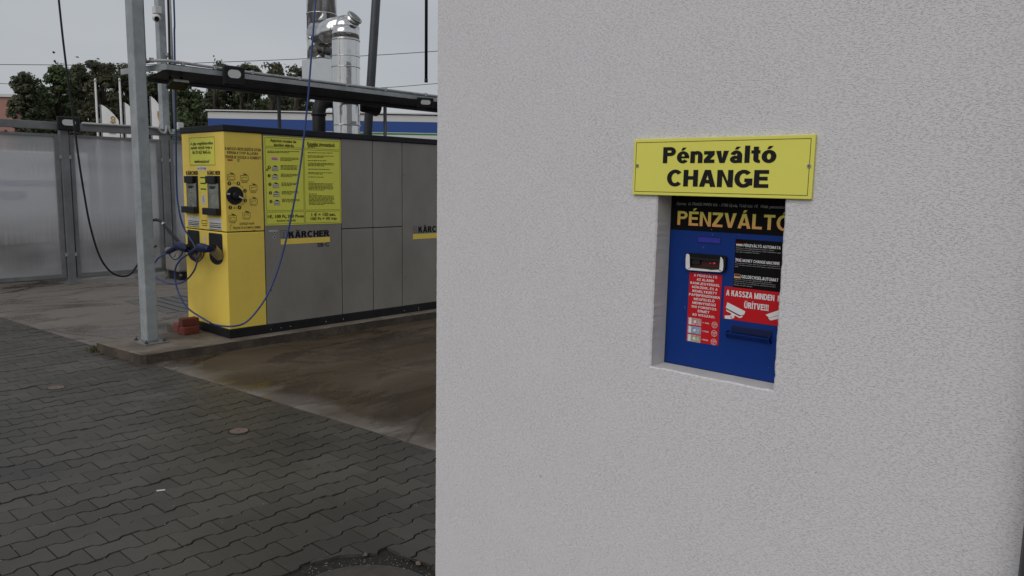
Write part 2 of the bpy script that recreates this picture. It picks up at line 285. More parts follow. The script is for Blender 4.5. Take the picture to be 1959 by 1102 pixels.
def polycarb():
    m = bpy.data.materials.new('frosted_plastic_panel'); m.use_nodes = True; N = m.node_tree.nodes; K = m.node_tree.links.new
    t = N.new('ShaderNodeTexCoord'); N.remove(N['Principled BSDF'])
    mpn = N.new('ShaderNodeMapping'); mpn.inputs['Scale'].default_value = (0.5, 1, 1.6); K(t.outputs['Object'], mpn.inputs['Vector'])
    n = N.new('ShaderNodeTexNoise'); n.inputs['Scale'].default_value = 1.5; n.inputs['Detail'].default_value = 5; K(mpn.outputs[0], n.inputs['Vector'])
    # vertical drip streaks
    mp2 = N.new('ShaderNodeMapping'); mp2.inputs['Scale'].default_value = (30, 1, 1.1); K(t.outputs['Object'], mp2.inputs['Vector'])
    n2 = N.new('ShaderNodeTexNoise'); n2.inputs['Scale'].default_value = 1.0; n2.inputs['Detail'].default_value = 5; K(mp2.outputs[0], n2.inputs['Vector'])
    # splash grime in a belt above the ground
    s = N.new('ShaderNodeSeparateXYZ'); K(t.outputs['Object'], s.inputs[0])
    band = N.new('ShaderNodeValToRGB'); e = band.color_ramp.elements
    e[0].position = 0.0; e[0].color = (0.35,) * 3 + (1,); e[1].position = 1.0; e[1].color = (0.55,) * 3 + (1,)
    for p, v in ((0.12, 0.55), (0.20, 0.75), (0.28, 0.85), (0.36, 0.45), (0.48, 0.10), (0.72, 0.08), (0.80, 0.35), (0.86, 0.22), (0.93, 0.50)):
        q = e.new(p); q.color = (v, v, v, 1)
    md = N.new('ShaderNodeMath'); md.operation = 'DIVIDE'; md.inputs[1].default_value = 2.2; K(s.outputs['Z'], md.inputs[0])
    ad = N.new('ShaderNodeMath'); ad.operation = 'MULTIPLY_ADD'; ad.inputs[1].default_value = 0.12; K(n2.outputs['Fac'], ad.inputs[0]); K(md.outputs[0], ad.inputs[2])
    ad2 = N.new('ShaderNodeMath'); ad2.operation = 'SUBTRACT'; ad2.inputs[1].default_value = 0.06; K(ad.outputs[0], ad2.inputs[0]); K(ad2.outputs[0], band.inputs[0])
    mu = N.new('ShaderNodeMath'); mu.operation = 'MULTIPLY'; K(band.outputs[0], mu.inputs[0])
    mr = N.new('ShaderNodeMapRange'); mr.inputs['From Min'].default_value = 0.3; mr.inputs['From Max'].default_value = 0.7; K(n.outputs['Fac'], mr.inputs['Value']); mr.inputs['To Min'].default_value = 0.5; mr.inputs['To Max'].default_value = 1.2
    K(mr.outputs[0], mu.inputs[1])
    mu2 = N.new('ShaderNodeMixRGB'); mu2.inputs[1].default_value = (0.95, 0.95, 0.96, 1); mu2.inputs[2].default_value = (0.33, 0.32, 0.30, 1); K(mu.outputs[0], mu2.inputs[0])
    st = N.new('ShaderNodeValToRGB'); st.color_ramp.elements[0].position = 0.62; st.color_ramp.elements[0].color = (0, 0, 0, 1); st.color_ramp.elements[1].position = 0.78; st.color_ramp.elements[1].color = (0.75, 0.75, 0.75, 1); K(n2.outputs['Fac'], st.inputs[0])
    mx = N.new('ShaderNodeMixRGB'); mx.inputs[2].default_value = (0.85, 0.85, 0.85, 1); K(st.outputs[0], mx.inputs[0]); K(mu2.outputs[0], mx.inputs[1])
    d = N.new('ShaderNodeBsdfDiffuse'); tr = N.new('ShaderNodeBsdfTranslucent'); rf = N.new('ShaderNodeBsdfRefraction'); gl = N.new('ShaderNodeBsdfGlossy')
    gl.inputs['Roughness'].default_value = 0.4; gl.inputs['Color'].default_value = (0.6, 0.6, 0.6, 1)
    rf.inputs['Roughness'].default_value = 0.12; rf.inputs['IOR'].default_value = 1.12; rf.inputs['Color'].default_value = (0.95, 0.95, 0.97, 1)
    K(mx.outputs[0], d.inputs['Color']); K(mx.outputs[0], tr.inputs['Color'])
    m1 = N.new('ShaderNodeMixShader'); m1.inputs[0].default_value = 0.52; K(d.outputs[0], m1.inputs[1]); K(tr.outputs[0], m1.inputs[2])
    m2 = N.new('ShaderNodeMixShader'); m2.inputs[0].default_value = 0.52; K(m1.outputs[0], m2.inputs[1]); K(rf.outputs[0], m2.inputs[2])
    m3 = N.new('ShaderNodeMixShader'); m3.inputs[0].default_value = 0.06; K(m2.outputs[0], m3.inputs[1]); K(gl.outputs[0], m3.inputs[2])
    K(m3.outputs[0], N['Material Output'].inputs['Surface'])
    return m
M['poly'] = polycarb()

# ------------------------------------------------------------------ mesh helpers
class MB:
    def __init__(s): s.v = []; s.f = []; s.sm = []
    def add(s, vs, fs, smooth=False):
        o = len(s.v); s.v += [Vector(v) for v in vs]; s.f += [tuple(i + o for i in f) for f in fs]; s.sm += [smooth] * len(fs); return s
    def box(s, a, b, Mx=None):
        x0, y0, z0 = a; x1, y1, z1 = b
        vs = [Vector(p) for p in ((x0, y0, z0), (x1, y0, z0), (x1, y1, z0), (x0, y1, z0), (x0, y0, z1), (x1, y0, z1), (x1, y1, z1), (x0, y1, z1))]
        if Mx: vs = [Mx @ v for v in vs]
        return s.add(vs, [(0, 3, 2, 1), (4, 5, 6, 7), (0, 1, 5, 4), (1, 2, 6, 5), (2, 3, 7, 6), (3, 0, 4, 7)])
    def bbox(s, a, b, bev=0.003, Mx=None, seg=2):
        bm = bmesh.new(); bmesh.ops.create_cube(bm, size=1)
        for v in bm.verts: v.co = Vector(((a[i] + b[i]) / 2 + v.co[i] * abs(b[i] - a[i]) for i in range(3)))
        bmesh.ops.bevel(bm, geom=bm.edges[:], offset=bev, segments=seg, affect='EDGES', profile=0.5)
        if Mx: bm.transform(Mx)
        bm.verts.index_update(); s.add([v.co.copy() for v in bm.verts], [[v.index for v in f.verts] for f in bm.faces]); bm.free(); return s
    def tube(s, pts, r, n=10, cap=True, smooth=True):
        pts = [Vector(p) for p in pts]; rs = r if isinstance(r, (list, tuple)) else [r] * len(pts)
        rings = []; up = None
        for i, p in enumerate(pts):
            if i == 0: t = (pts[1] - p).normalized()
            elif i == len(pts) - 1: t = (p - pts[i - 1]).normalized()
            else: t = ((p - pts[i - 1]).normalized() + (pts[i + 1] - p).normalized()).normalized()
            if up is None:
                up = t.orthogonal().normalized(); 
            up = (up - t * up.dot(t)); up = up.normalized() if up.length > 1e-6 else t.orthogonal().normalized()
            sd_ = t.cross(up)
            k = 1.0
            if 0 < i < len(pts) - 1:
                c = (p - pts[i - 1]).normalized().dot((pts[i + 1] - p).normalized()); k = 1 / max(0.5, math.sqrt((1 + c) / 2))
                ax = ((pts[i + 1] - p).normalized() - (p - pts[i - 1]).normalized())
                ax = ax.normalized() if ax.length > 1e-4 else None
            else: ax = None
            ring = []
            for j in range(n):
                a = 2 * math.pi * j / n; o = (up * math.cos(a) + sd_ * math.sin(a)) * rs[i]
                if ax is not None and k > 1.001: o += ax * o.dot(ax) * (k - 1)
                ring.append(p + o)
            rings.append(ring)
        vs = [v for q in rings for v in q]; fs = []
        for i in range(len(rings) - 1):
            for j in range(n): fs.append((i * n + j, i * n + (j + 1) % n, (i + 1) * n + (j + 1) % n, (i + 1) * n + j))
        s.add(vs, fs, smooth)
        if cap:
            o = len(s.v) - len(vs)
            s.f += [tuple(o + j for j in reversed(range(n))), tuple(o + (len(rings) - 1) * n + j for j in range(n))]; s.sm += [False, False]
        return s
    def prism(s, poly, h0, h1, fr, bev=0.0):    # poly: (u,v) outline, fr(u,v,w)->point
        n = len(poly); c = Vector((sum(p[0] for p in poly) / n, sum(p[1] for p in poly) / n))
        vs = [fr(u, v, h0) for u, v in poly] + [fr(u, v, h1) for u, v in poly]
        return s.add(vs, [tuple(reversed(range(n))), tuple(range(n, 2 * n))] + [(i, (i + 1) % n, n + (i + 1) % n, n + i) for i in range(n)])
    def quad(s, *p): return s.add(p, [(0, 1, 2, 3)])

ORG = {}
def origin_of(o):
    while o.parent: o = o.parent
    return ORG.get(o.name, Vector((0, 0, 0)))
def tag(o, label=None, cat=None, group=None, kind=None):
    if label: o['label'] = label
    if cat: o['category'] = cat
    if group: o['group'] = group
    if kind: o['kind'] = kind
    return o
def build(name, mb, m, parent=None, loc=None):
    me = bpy.data.meshes.new(name)
    off = origin_of(parent) if parent else (Vector(loc) if loc is not None else Vector((0, 0, 0)))
    me.from_pydata([tuple(v - off) for v in mb.v], [], mb.f)
    me.polygons.foreach_set('use_smooth', mb.sm)
    me.materials.append(m); me.update()
    o = bpy.data.objects.new(name, me); COL.objects.link(o)
    if parent: o.parent = parent
    else: o.location = off; ORG[o.name] = off
    return o
def fixn(o):       # consistent outward normals
    bm = bmesh.new(); bm.from_mesh(o.data); bmesh.ops.recalc_face_normals(bm, faces=bm.faces[:]); bm.to_mesh(o.data); bm.free(); return o
def empty(name, loc, label, cat, group=None):
    o = bpy.data.objects.new(name, None); COL.objects.link(o); o.location = loc; o.empty_display_size = 0.1
    ORG[o.name] = Vector(loc); tag(o, label, cat, group); return o
def curve_pts(pts, k=8):     # Catmull-Rom through 3-D points
    P = [Vector(p) for p in pts]; P = [P[0] * 2 - P[1]] + P + [P[-1] * 2 - P[-2]]; out = []
    for i in range(1, len(P) - 2):
        for j in range(k):
            t = j / k; a, b, c, d = P[i - 1:i + 3]
            out.append(0.5 * ((2 * b) + (c - a) * t + (2 * a - 5 * b + 4 * c - d) * t * t + (3 * b - a - 3 * c + d) * t ** 3))
    out.append(P[-2]); return out

# flat print on a plane.  kind 'x': faces -X (text runs towards -Y);  kind 'y': faces -Y (text runs towards +X)
class Pl:
    def __init__(s, kind, val): s.k = kind; s.val = val
    def uv(s, x, y):
        p = onx(x, y, s.val) if s.k == 'x' else ony(x, y, s.val)
        return (-p.y if s.k == 'x' else p.x, p.z)
    def pt(s, u, v, d=0.0):          # d: proud of the plane
        return Vector((s.val - d, -u, v)) if s.k == 'x' else Vector((u, s.val - d, v))
    def rect(s, mb, x0, y0, x1, y1, d=0.0008):
        u0, v1 = s.uv(x0, y0); u1, v0 = s.uv(x1, y1); s.urect(mb, u0, v0, u1, v1, d)
    def urect(s, mb, u0, v0, u1, v1, d=0.0008):
        mb.quad(s.pt(u0, v0, d), s.pt(u1, v0, d), s.pt(u1, v1, d), s.pt(u0, v1, d))
    def frame(s, mb, u0, v0, u1, v1, t, d=0.0008):
        s.urect(mb, u0, v0, u1, v0 + t, d); s.urect(mb, u0, v1 - t, u1, v1, d); s.urect(mb, u0, v0 + t, u0 + t, v1 - t, d); s.urect(mb, u1 - t, v0 + t, u1, v1 - t, d)
    def plate(s, mb, u0, v0, u1, v1, th, bev=0.0):
        a = s.pt(u0, v0, th); b = s.pt(u1, v1, 0)
        lo = [min(a[i], b[i]) for i in range(3)]; hi = [max(a[i], b[i]) for i in range(3)]
        mb.bbox(lo, hi, bev) if bev else mb.box(lo, hi)
    def disc(s, mb, u, v, r, d=0.0008, n=24, rv=None):
        rv = rv or r; vs = [s.pt(u + r * math.cos(2 * math.pi * i / n), v + rv * math.sin(2 * math.pi * i / n), d) for i in range(n)]
        mb.add(vs, [tuple(range(n))])
    def ring(s, mb, u, v, r, t, d=0.0008, n=28):
        vs = []; 
        for i in range(n):
            a = 2 * math.pi * i / n; vs += [s.pt(u + r * math.cos(a), v + r * math.sin(a), d), s.pt(u + (r - t) * math.cos(a), v + (r - t) * math.sin(a), d)]
        mb.add(vs, [(2 * i, 2 * ((i + 1) % n), 2 * ((i + 1) % n) + 1, 2 * i + 1) for i in range(n)])

TEXTS = []
def text(body, pl, box, m, parent, d=0.0016, off=0.0, shear=0.0, name='lettering', u_box=None, flip=None, line=1.0, align='CENTER'):
    """lettering filling the box (photo pixels: left, top, right, bottom of the ink) on the plane"""
    c = bpy.data.curves.new(name, 'FONT'); c.body = body; c.size = 1; c.offset = off; c.shear = shear; c.align_x = align; c.space_line = line
    c.resolution_u = 4
    o = bpy.data.objects.new('tmp_text', c); COL.objects.link(o)
    if u_box is None:
        u0, v1 = pl.uv(box[0], box[1]); u1, v0 = pl.uv(box[2], box[3]); u_box = (u0, v0, u1, v1)
    TEXTS.append((o, pl, u_box, m, parent, d, name, flip))
def flush_text():
    dg = bpy.context.evaluated_depsgraph_get(); dg.update()
    for o, pl, (u0, v0, u1, v1), m, parent, d, name, flip in TEXTS:
        me = bpy.data.meshes.new_from_object(o.evaluated_get(dg)); me.name = name
        xs = [v.co.x for v in me.vertices]; ys = [v.co.y for v in me.vertices]
        if flip: xs, ys = ys, xs
        a, b, c, e = min(xs), max(xs), min(ys), max(ys); off = origin_of(parent)
        for v in me.vertices:
            x, y = v.co.x, v.co.y
            if flip: x, y = a + b - y, x
            u = u0 + (x - a) / (b - a) * (u1 - u0); w_ = v0 + (y - c) / (e - c) * (v1 - v0)
            v.co = pl.pt(u, w_, d) - off
        me.materials.clear(); me.materials.append(m)
        ob = bpy.data.objects.new(name, me); COL.objects.link(ob); ob.parent = parent
        bpy.data.objects.remove(o)


# drawn heavy grotesque capitals and a few small letters (unit cap height)
def G_arc(cx, cy, rx, ry, a0, a1, tx, ty, n=18):
    out = []
    for k in range(n):
        p = []
        for kk, io in ((k, 1), (k + 1, 1), (k + 1, 0), (k, 0)):
            a_ = R_(a0 + (a1 - a0) * kk / n); p.append((cx + (rx if io else rx - tx) * math.cos(a_), cy + (ry if io else ry - ty) * math.sin(a_)))
        out.append(p)
    return out
def G_r(x0, y0, x1, y1): return [[(x0, y0), (x1, y0), (x1, y1), (x0, y1)]]
def GL(w):
    S = w; h = w * .84; g = {}
    P1 = lambda *p: [list(p)]
    acute = lambda x, y, s=1: P1((x, y), (x + .15 * s, y), (x + .30 * s, y + .17), (x + .09 * s, y + .17))
    g['I'] = (S, G_r(0, 0, S, 1)); g['L'] = (.62, G_r(0, 0, S, 1) + G_r(S, 0, .62, h))
    g['E'] = (.68, G_r(0, 0, S, 1) + G_r(S, 0, .68, h) + G_r(S, 1 - h, .68, 1) + G_r(S, .5 - h / 2 + .02, .63, .5 + h / 2 + .02))
    g['F'] = (.64, G_r(0, 0, S, 1) + G_r(S, 1 - h, .64, 1) + G_r(S, .5 - h / 2, .58, .5 + h / 2))
    g['H'] = (.76, G_r(0, 0, S, 1) + G_r(.76 - S, 0, .76, 1) + G_r(S, .5 - h / 2 + .02, .76 - S, .5 + h / 2 + .02))
    g['T'] = (.70, G_r(0, 1 - h, .70, 1) + G_r(.35 - S / 2, 0, .35 + S / 2, 1 - h))
    g['N'] = (.78, G_r(0, 0, S, 1) + G_r(.78 - S, 0, .78, 1) + P1((S, 1), (S, 1 - S * 1.35), (.78 - S, 0), (.78 - S, S * 1.35)))
    g['M'] = (.92, G_r(0, 0, S, 1) + G_r(.92 - S, 0, .92, 1) + P1((S, 1), (S, 1 - S * 1.9), (.46 - S * .45, 0), (.46, 0), (.46, S * 1.5)) + P1((.92 - S, 1), (.46, S * 1.5), (.46, 0), (.46 + S * .45, 0), (.92 - S, 1 - S * 1.9)))
    A = P1((0, 0), (S * 1.08, 0), (.42, 1 - S * 1.2), (.42, 1), (.42 - S * .6, 1)) + P1((.84, 0), (.42 + S * .6, 1), (.42, 1), (.42, 1 - S * 1.2), (.84 - S * 1.08, 0)) + G_r(.24, .20, .60, .20 + h)
    g['A'] = (.84, A); g['V'] = (.80, P1((0, 1), (.40 - S * .58, 0), (.40, 0), (.40, S * 1.25), (S * 1.08, 1)) + P1((.80, 1), (.80 - S * 1.08, 1), (.40, S * 1.25), (.40, 0), (.40 + S * .58, 0)))
    g['Z'] = (.70, G_r(0, 0, .70, h) + G_r(0, 1 - h, .70, 1) + P1((0, h), (S * 1.35, h), (.70, 1 - h), (.70 - S * 1.35, 1 - h)))
    g['O'] = (.88, G_arc(.44, .5, .44, .515, 0, 360, S, h, 36)); g['C'] = (.82, G_arc(.44, .5, .44, .515, 42, 318, S, h, 30))
    g['G'] = (.86, G_arc(.44, .5, .44, .515, 42, 330, S, h, 30) + G_r(.48, .52 - h, .86, .52) + G_r(.86 - S, .12, .86, .52 - h))
    g['D'] = (.80, G_r(0, 0, S, 1) + G_r(S, 0, .36, h) + G_r(S, 1 - h, .36, 1) + G_arc(.36, .5, .44, .5, -90, 90, S, h, 20))
    B_ = lambda: G_r(S, 1 - h, .42, 1) + G_r(S, .44, .42, .44 + h) + G_arc(.42, .72, .30, .28, -90, 90, S, h, 14)
    g['P'] = (.72, G_r(0, 0, S, 1) + B_()); g['R'] = (.78, G_r(0, 0, S, 1) + B_() + P1((.32, .44), (.78 - S * 1.2, 0), (.78, 0), (.32 + S * 1.15, .44)))
    g['B'] = (.76, G_r(0, 0, S, 1) + B_() + G_r(S, 0, .44, h) + G_arc(.44, .27, .32, .27, -90, 90, S, h, 14))
    g['K'] = (.80, G_r(0, 0, S, 1) + P1((S, .34), (S, .34 + S * 1.3), (.76 - S * 1.25, 1), (.76, 1)) + P1((.30, .60), (.30 + S * .9, .60 + S * .55), (.80, 0), (.80 - S * 1.25, 0)))
    g['U'] = (.76, G_r(0, .38, S, 1) + G_r(.76 - S, .38, .76, 1) + G_arc(.38, .38, .38, .395, 180, 360, S, h, 18))
    g['J'] = (.56, G_r(.56 - S, .3, .56, 1) + G_arc(.28, .3, .28, .315, 180, 360, S, h, 14))
    g['Y'] = (.78, G_r(.39 - S / 2, 0, .39 + S / 2, .42) + P1((0, 1), (.39 - S / 2, .42), (.39 + S / 2, .42), (S * 1.15, 1)) + P1((.78, 1), (.78 - S * 1.15, 1), (.39 - S / 2, .42), (.39 + S / 2, .42)))
    g['S'] = (.72, G_arc(.36, .735, .33, .28, 20, 270, S, h, 18) + G_arc(.36, .285, .36, .30, 90, -160, S, h, 18))
    g['1'] = (.42, G_r(.42 - S, 0, .42, 1) + P1((0, .66), (.42 - S, .80), (.42 - S, 1), (0, .84))); g['0'] = (.68, G_arc(.34, .5, .34, .51, 0, 360, S, h, 30))
    g['2'] = (.66, G_r(0, 0, .66, h) + G_arc(.33, .68, .32, .33, 170, -30, S, h, 18) + P1((0, h), (S * 1.4, h), (.64, .55), (.64 - S * .9, .60)))
    g['5'] = (.66, G_r(.06, 1 - h, .62, 1) + G_r(.06, .45, .06 + S, 1 - h) + G_arc(.32, .33, .34, .345, 130, -155, S, h, 20))
    g['!'] = (S * 1.1, G_r(0, 0, S * 1.1, S * 1.05) + P1((S * .25, .30), (S * .85, .30), (S * 1.1, 1), (0, 1))); g['.'] = (S, G_r(0, 0, S, S)); g[','] = (S, G_r(0, 0, S, S) + P1((S * .4, 0), (S * .1, -.16), (S * .5, -.16), (S, 0)))
    g[':'] = (S, G_r(0, 0, S, S) + G_r(0, .5, S, .5 + S)); g['-'] = (.36, G_r(0, .30, .36, .30 + h)); g['='] = (.6, G_r(0, .52, .6, .52 + h * .8) + G_r(0, .22, .6, .22 + h * .8))
    for b_, c_, dx in (('A', 'Á', .30), ('E', 'É', .26), ('O', 'Ó', .34), ('I', 'Í', -.0), ('U', 'Ú', .28)): g[c_] = (g[b_][0], g[b_][1] + [[(x, y + .07) for x, y in q_] for q_ in acute(dx, 1)])
    for b_, c_ in (('A', 'Ä'), ('U', 'Ü'), ('O', 'Ö')): W_ = g[b_][0]; g[c_] = (W_, g[b_][1] + G_r(W_ / 2 - .25, 1.06, W_ / 2 - .06, 1.21) + G_r(W_ / 2 + .06, 1.06, W_ / 2 + .25, 1.21))
    for b_, c_ in (('O', 'Ő'), ('U', 'Ű')): W_ = g[b_][0]; g[c_] = (W_, g[b_][1] + [[(x, y + .06) for x, y in q_] for q_ in acute(W_ / 2 - .26, 1, .75) + acute(W_ / 2 + .02, 1, .75)])
    X = .72
    g['l'] = (S, G_r(0, 0, S, 1)); g['o'] = (.70, G_arc(.35, X / 2, .35, X / 2 + .015, 0, 360, S * 1.02, h * .95, 30))
    g['n'] = (.66, G_r(0, 0, S, X) + G_r(.66 - S, 0, .66, .42) + G_arc(.37, .42, .29, .315, 0, 150, S, h * .95, 14))
    g['e'] = (.68, G_arc(.34, X / 2, .34, X / 2 + .015, 0, 322, S, h * .85, 28) + G_r(S * .8, X / 2 - .065, .68, X / 2 + .055))
    g['z'] = (.56, G_r(0, 0, .56, h) + G_r(0, X - h, .56, X) + P1((0, h), (S * 1.3, h), (.56, X - h), (.56 - S * 1.3, X - h)))
    g['v'] = (.66, P1((0, X), (.33 - S * .52, 0), (.33, 0), (.33, S * 1.05), (S * 1.05, X)) + P1((.66, X), (.66 - S * 1.05, X), (.33, S * 1.05), (.33, 0), (.33 + S * .52, 0)))
    g['a'] = (.66, G_arc(.31, .42, .30, .315, 165, 0, S, h * .9, 14) + G_r(.61 - S, 0, .61, .42) + G_arc(.27, .205, .27, .22, 20, 340, S, h * .8, 24) + G_r(.35, .32, .45, .42))
    g['t'] = (.44, G_r(.11, .2, .11 + S, .93) + G_r(0, X - h * .85, .44, X) + G_arc(.11 + S + .06, .2, S + .06, .21, 180, 275, S, h * .9, 8))
    for b_, c_, dx in (('e', 'é', .22), ('o', 'ó', .24), ('a', 'á', .22)): g[c_] = (g[b_][0], g[b_][1] + [[(x, y + .06) for x, y in q_] for q_ in acute(dx, X)])
    return g
def btext(body, pl, u_box, m, parent, d=.0016, w=.23, sp=.10, name='lettering', box=None, capbox=True):
    """heavy lettering; u_box spans the word, its height being the cap height (accents rise above it)"""
    if box is not None:
        a_, b_ = pl.uv(box[0], box[1]), pl.uv(box[2], box[3]); u_box = (a_[0], b_[1], b_[0], a_[1])
    g = GL(w); polys = []; x = 0
    for ch in body:
        if ch == ' ': x += .36; continue
        if ch not in g: continue
        W_, ps = g[ch]; polys += [[(px + x, py) for px, py in q_] for q_ in ps]; x += W_ + sp
    x -= sp; u0, v0, u1, v1 = u_box; mb = MB()
    for k, q_ in enumerate(polys):
        ar = sum(q_[i][0] * q_[(i + 1) % len(q_)][1] - q_[(i + 1) % len(q_)][0] * q_[i][1] for i in range(len(q_)))
        if ar < 0: q_ = q_[::-1]
        dd = d + (k % 7) * 1.5e-5
        mb.add([pl.pt(u0 + px / x * (u1 - u0), v0 + py * (v1 - v0), dd) for px, py in q_], [tuple(range(len(q_)))])
    return build(name, mb, m, parent)

# ================================================================== SETTING: ground, paving, concrete, slab
ZS = 0.09                                   # height of the machine slab
def edge_x(y): return 3.303 - 0.0785 * y    # line between paving and wash-bay concrete
g = MB(); g.quad((-400, -400, -0.10), (400, -400, -0.10), (400, 400, -0.10), (-400, 400, -0.10))
M['gravelground'] = mat('distant_asphalt', (0.055, 0.053, 0.05), 0.9, var=0.2, scale=0.5, bump=0.3)
tag(build('ground', g, M['gravelground']), kind='structure')
g = MB(); a, b = -14.0, 13.2
g.add([(edge_x(a), a, 0), (17, a, 0), (17, b, 0), (edge_x(b), b, 0), (edge_x(a), a, -0.095), (edge_x(b), b, -0.095), (17, b, -0.095), (17, a, -0.095)],
      [(0, 1, 2, 3), (0, 3, 5, 4), (3, 2, 6, 5), (1, 7, 6, 2)])
tag(build('concrete_floor', g, M['concrete']), kind='structure')
g = MB(); g.add([(edge_x(a) - 0.004, a, -0.012), (edge_x(b) - 0.004, b, -0.012), (-9, b, -0.012), (-9, a, -0.012)], [(0, 1, 2, 3)])
pavement = tag(build('pavement', g, M['soil']), kind='structure')

# bone-shaped interlocking pavers, laid row by row (rows run along X)
PLN, PW, AMP, ST = 0.2065, 0.1340, 0.0105, 0.011
X0, Y0 = 1.941, 3.097
MH = Vector((1.688, 2.300)); MHR = 0.385
def wave(x, j):     # boundary above row j, high around row j's cross joints
    t = ((x - (X0 + (0.5 * PLN if j % 2 else 0))) / PLN) % 1.0
    t = min(t, 1 - t)                       # 0 at joint, .5 mid
    e = (t - 0.25) * PLN
    return AMP * max(-1, min(1, -e / ST))
def paver_outline(i, j):
    x0 = X0 + (0.5 * PLN if j % 2 else 0) + i * PLN; gp = 0.0010; gy = 0.0026
    xs = [gp, PLN * .25 - ST, PLN * .25 + ST, PLN * .75 - ST, PLN * .75 + ST, PLN - gp]
    yt = Y0 + (j + 1) * PW; yb = Y0 + j * PW
    lo = [(x0 + x, yb + wave(x0 + x, j - 1) + gy) for x in xs]; hi = [(x0 + x, yt + wave(x0 + x, j) - gy) for x in reversed(xs)]
    return lo + hi
def clip_edge(poly):
    out = []; f = lambda p: edge_x(p[1]) - 0.008 - p[0]
    for k in range(len(poly)):
        p, q = poly[k], poly[(k + 1) % len(poly)]; a_, b_ = f(p), f(q)
        if a_ >= 0: out.append(p)
        if (a_ >= 0) != (b_ >= 0): t = a_ / (a_ - b_); out.append((p[0] + (q[0] - p[0]) * t, p[1] + (q[1] - p[1]) * t))
    return out
def paver_mesh(poly, cx, cy, sk=0.0, z=0.0):
    n = len(poly); tilt = (random.gauss(0, .008), random.gauss(0, .008)); dz = random.gauss(0, .0014)
    zz = lambda x, y: dz + (x - cx) * tilt[0] + (y - cy) * tilt[1]
    ins = []
    for k, (x, y) in enumerate(poly):        # inset chamfer
        p0 = Vector(poly[k - 1]); p1 = Vector((x, y)); p2 = Vector(poly[(k + 1) % n])
        e1 = (p1 - p0).normalized() if (p1 - p0).length > 1e-6 else Vector((1, 0)); e2 = (p2 - p1).normalized() if (p2 - p1).length > 1e-6 else e1
        nn = Vector((-(e1.y + e2.y), e1.x + e2.x)); nn = nn.normalized() if nn.length > 1e-4 else Vector((0, 0))
        q = p1 + nn * 0.0024; ins.append((q.x, q.y))
    vs = [(x - cx, y - cy, zz(x, y)) for x, y in ins] + [(x - cx, y - cy, zz(x, y) - 0.013) for x, y in poly]
    return vs, [tuple(range(n))] + [(n + k, n + (k + 1) % n, (k + 1) % n, k) for k in range(n)]
pav = []
for j in range(-46, 76):
    yc = Y0 + (j + .5) * PW
    for i in range(-52, 12):
        xc = X0 + (0.5 * PLN if j % 2 else 0) + (i + .5) * PLN
        if xc - PLN > edge_x(yc): continue
        if xc > 2.15 and yc < 1.7: continue
        pl_ = clip_edge(paver_outline(i, j))
        if len(pl_) < 3: continue
        ar = abs(sum(pl_[k][0] * pl_[(k + 1) % len(pl_)][1] - pl_[(k + 1) % len(pl_)][0] * pl_[k][1] for k in range(len(pl_)))) / 2
        if ar < 0.0008: continue
        dc = (Vector((xc, yc)) - MH).length
        if dc < MHR + 0.16:                  # broken along the manhole collar
            fine = []
            for k in range(len(pl_)):
                p, q = Vector(pl_[k]), Vector(pl_[(k + 1) % len(pl_)]); m_ = max(1, int((q - p).length / 0.02))
                fine += [p + (q - p) * (s_ / m_) for s_ in range(m_)]
            ins_ = sum(1 for p in fine if (p - MH).length < MHR)
            if ins_ > len(fine) * 0.62: continue
            if ins_:
                new = []
                for p in fine:
                    dd = (p - MH).length
                    if dd < MHR:
                        rr_ = MHR + 0.012 * mnoise.noise(Vector((p.x * 14, p.y * 14, 0))); p = MH + (p - MH) * (rr_ / dd)
                    if not new or (p - new[-1]).length > 0.006: new.append(p)
                pl_ = [(p.x, p.y) for p in new]
        c = ROT.transposed() @ (Vector((xc, yc, 0)) - EYE)
        size = 0
        if c.z < -0.3:
            px = CXP - FPX * c.x / c.z; py = CYP + FPX * c.y / c.z
            if -60 < px < 900 and py < 1150: size = 1 / -c.z
        pav.append((size, pl_, xc, yc))
pav.sort(key=lambda t: -t[0])
RC = [onz(457, 825, 0), onz(107.5, 742, 0)]         # small red caps set in the paving
stuff = MB()
for k, (size, pl_, xc, yc) in enumerate(pav):
    vs, fs = paver_mesh(pl_, xc, yc)
    if k < 300 and size > 0:
        me = bpy.data.meshes.new('paver'); me.from_pydata(vs, [], fs); me.materials.append(M['paver'])
        o = bpy.data.objects.new('paver', me); o.location = (xc, yc, 0); COL.objects.link(o); o.parent = pavement
    else: stuff.add([Vector(v) + Vector((xc, yc, 0)) for v in vs], fs)
tag(build('pavers', stuff, M['paver'], pavement), kind='stuff')
for k, p in enumerate(RC):
    s = MB(); s.tube([(p.x, p.y, -0.01), (p.x, p.y, 0.0045)], 0.058, 20, smooth=False)
    r = empty('valve_cap', (p.x, p.y, 0), ['small round faded red valve cap set in the paving nearer the white wall', 'faint reddish valve cap in the paving at far left of the yard'][k], 'valve cap', 'valve caps in the paving')
    build('cover', s, M['redcap'], r)
    s = MB(); s.tube([(p.x, p.y, 0.0), (p.x, p.y, 0.0035)], 0.066, 20, smooth=False); build('rim', s, M['soil'], r)
    s = MB(); s.tube([(p.x, p.y, 0.004), (p.x, p.y, 0.0062)], 0.006, 8, smooth=False); build('bolt', s, M['dark_steel'], r)
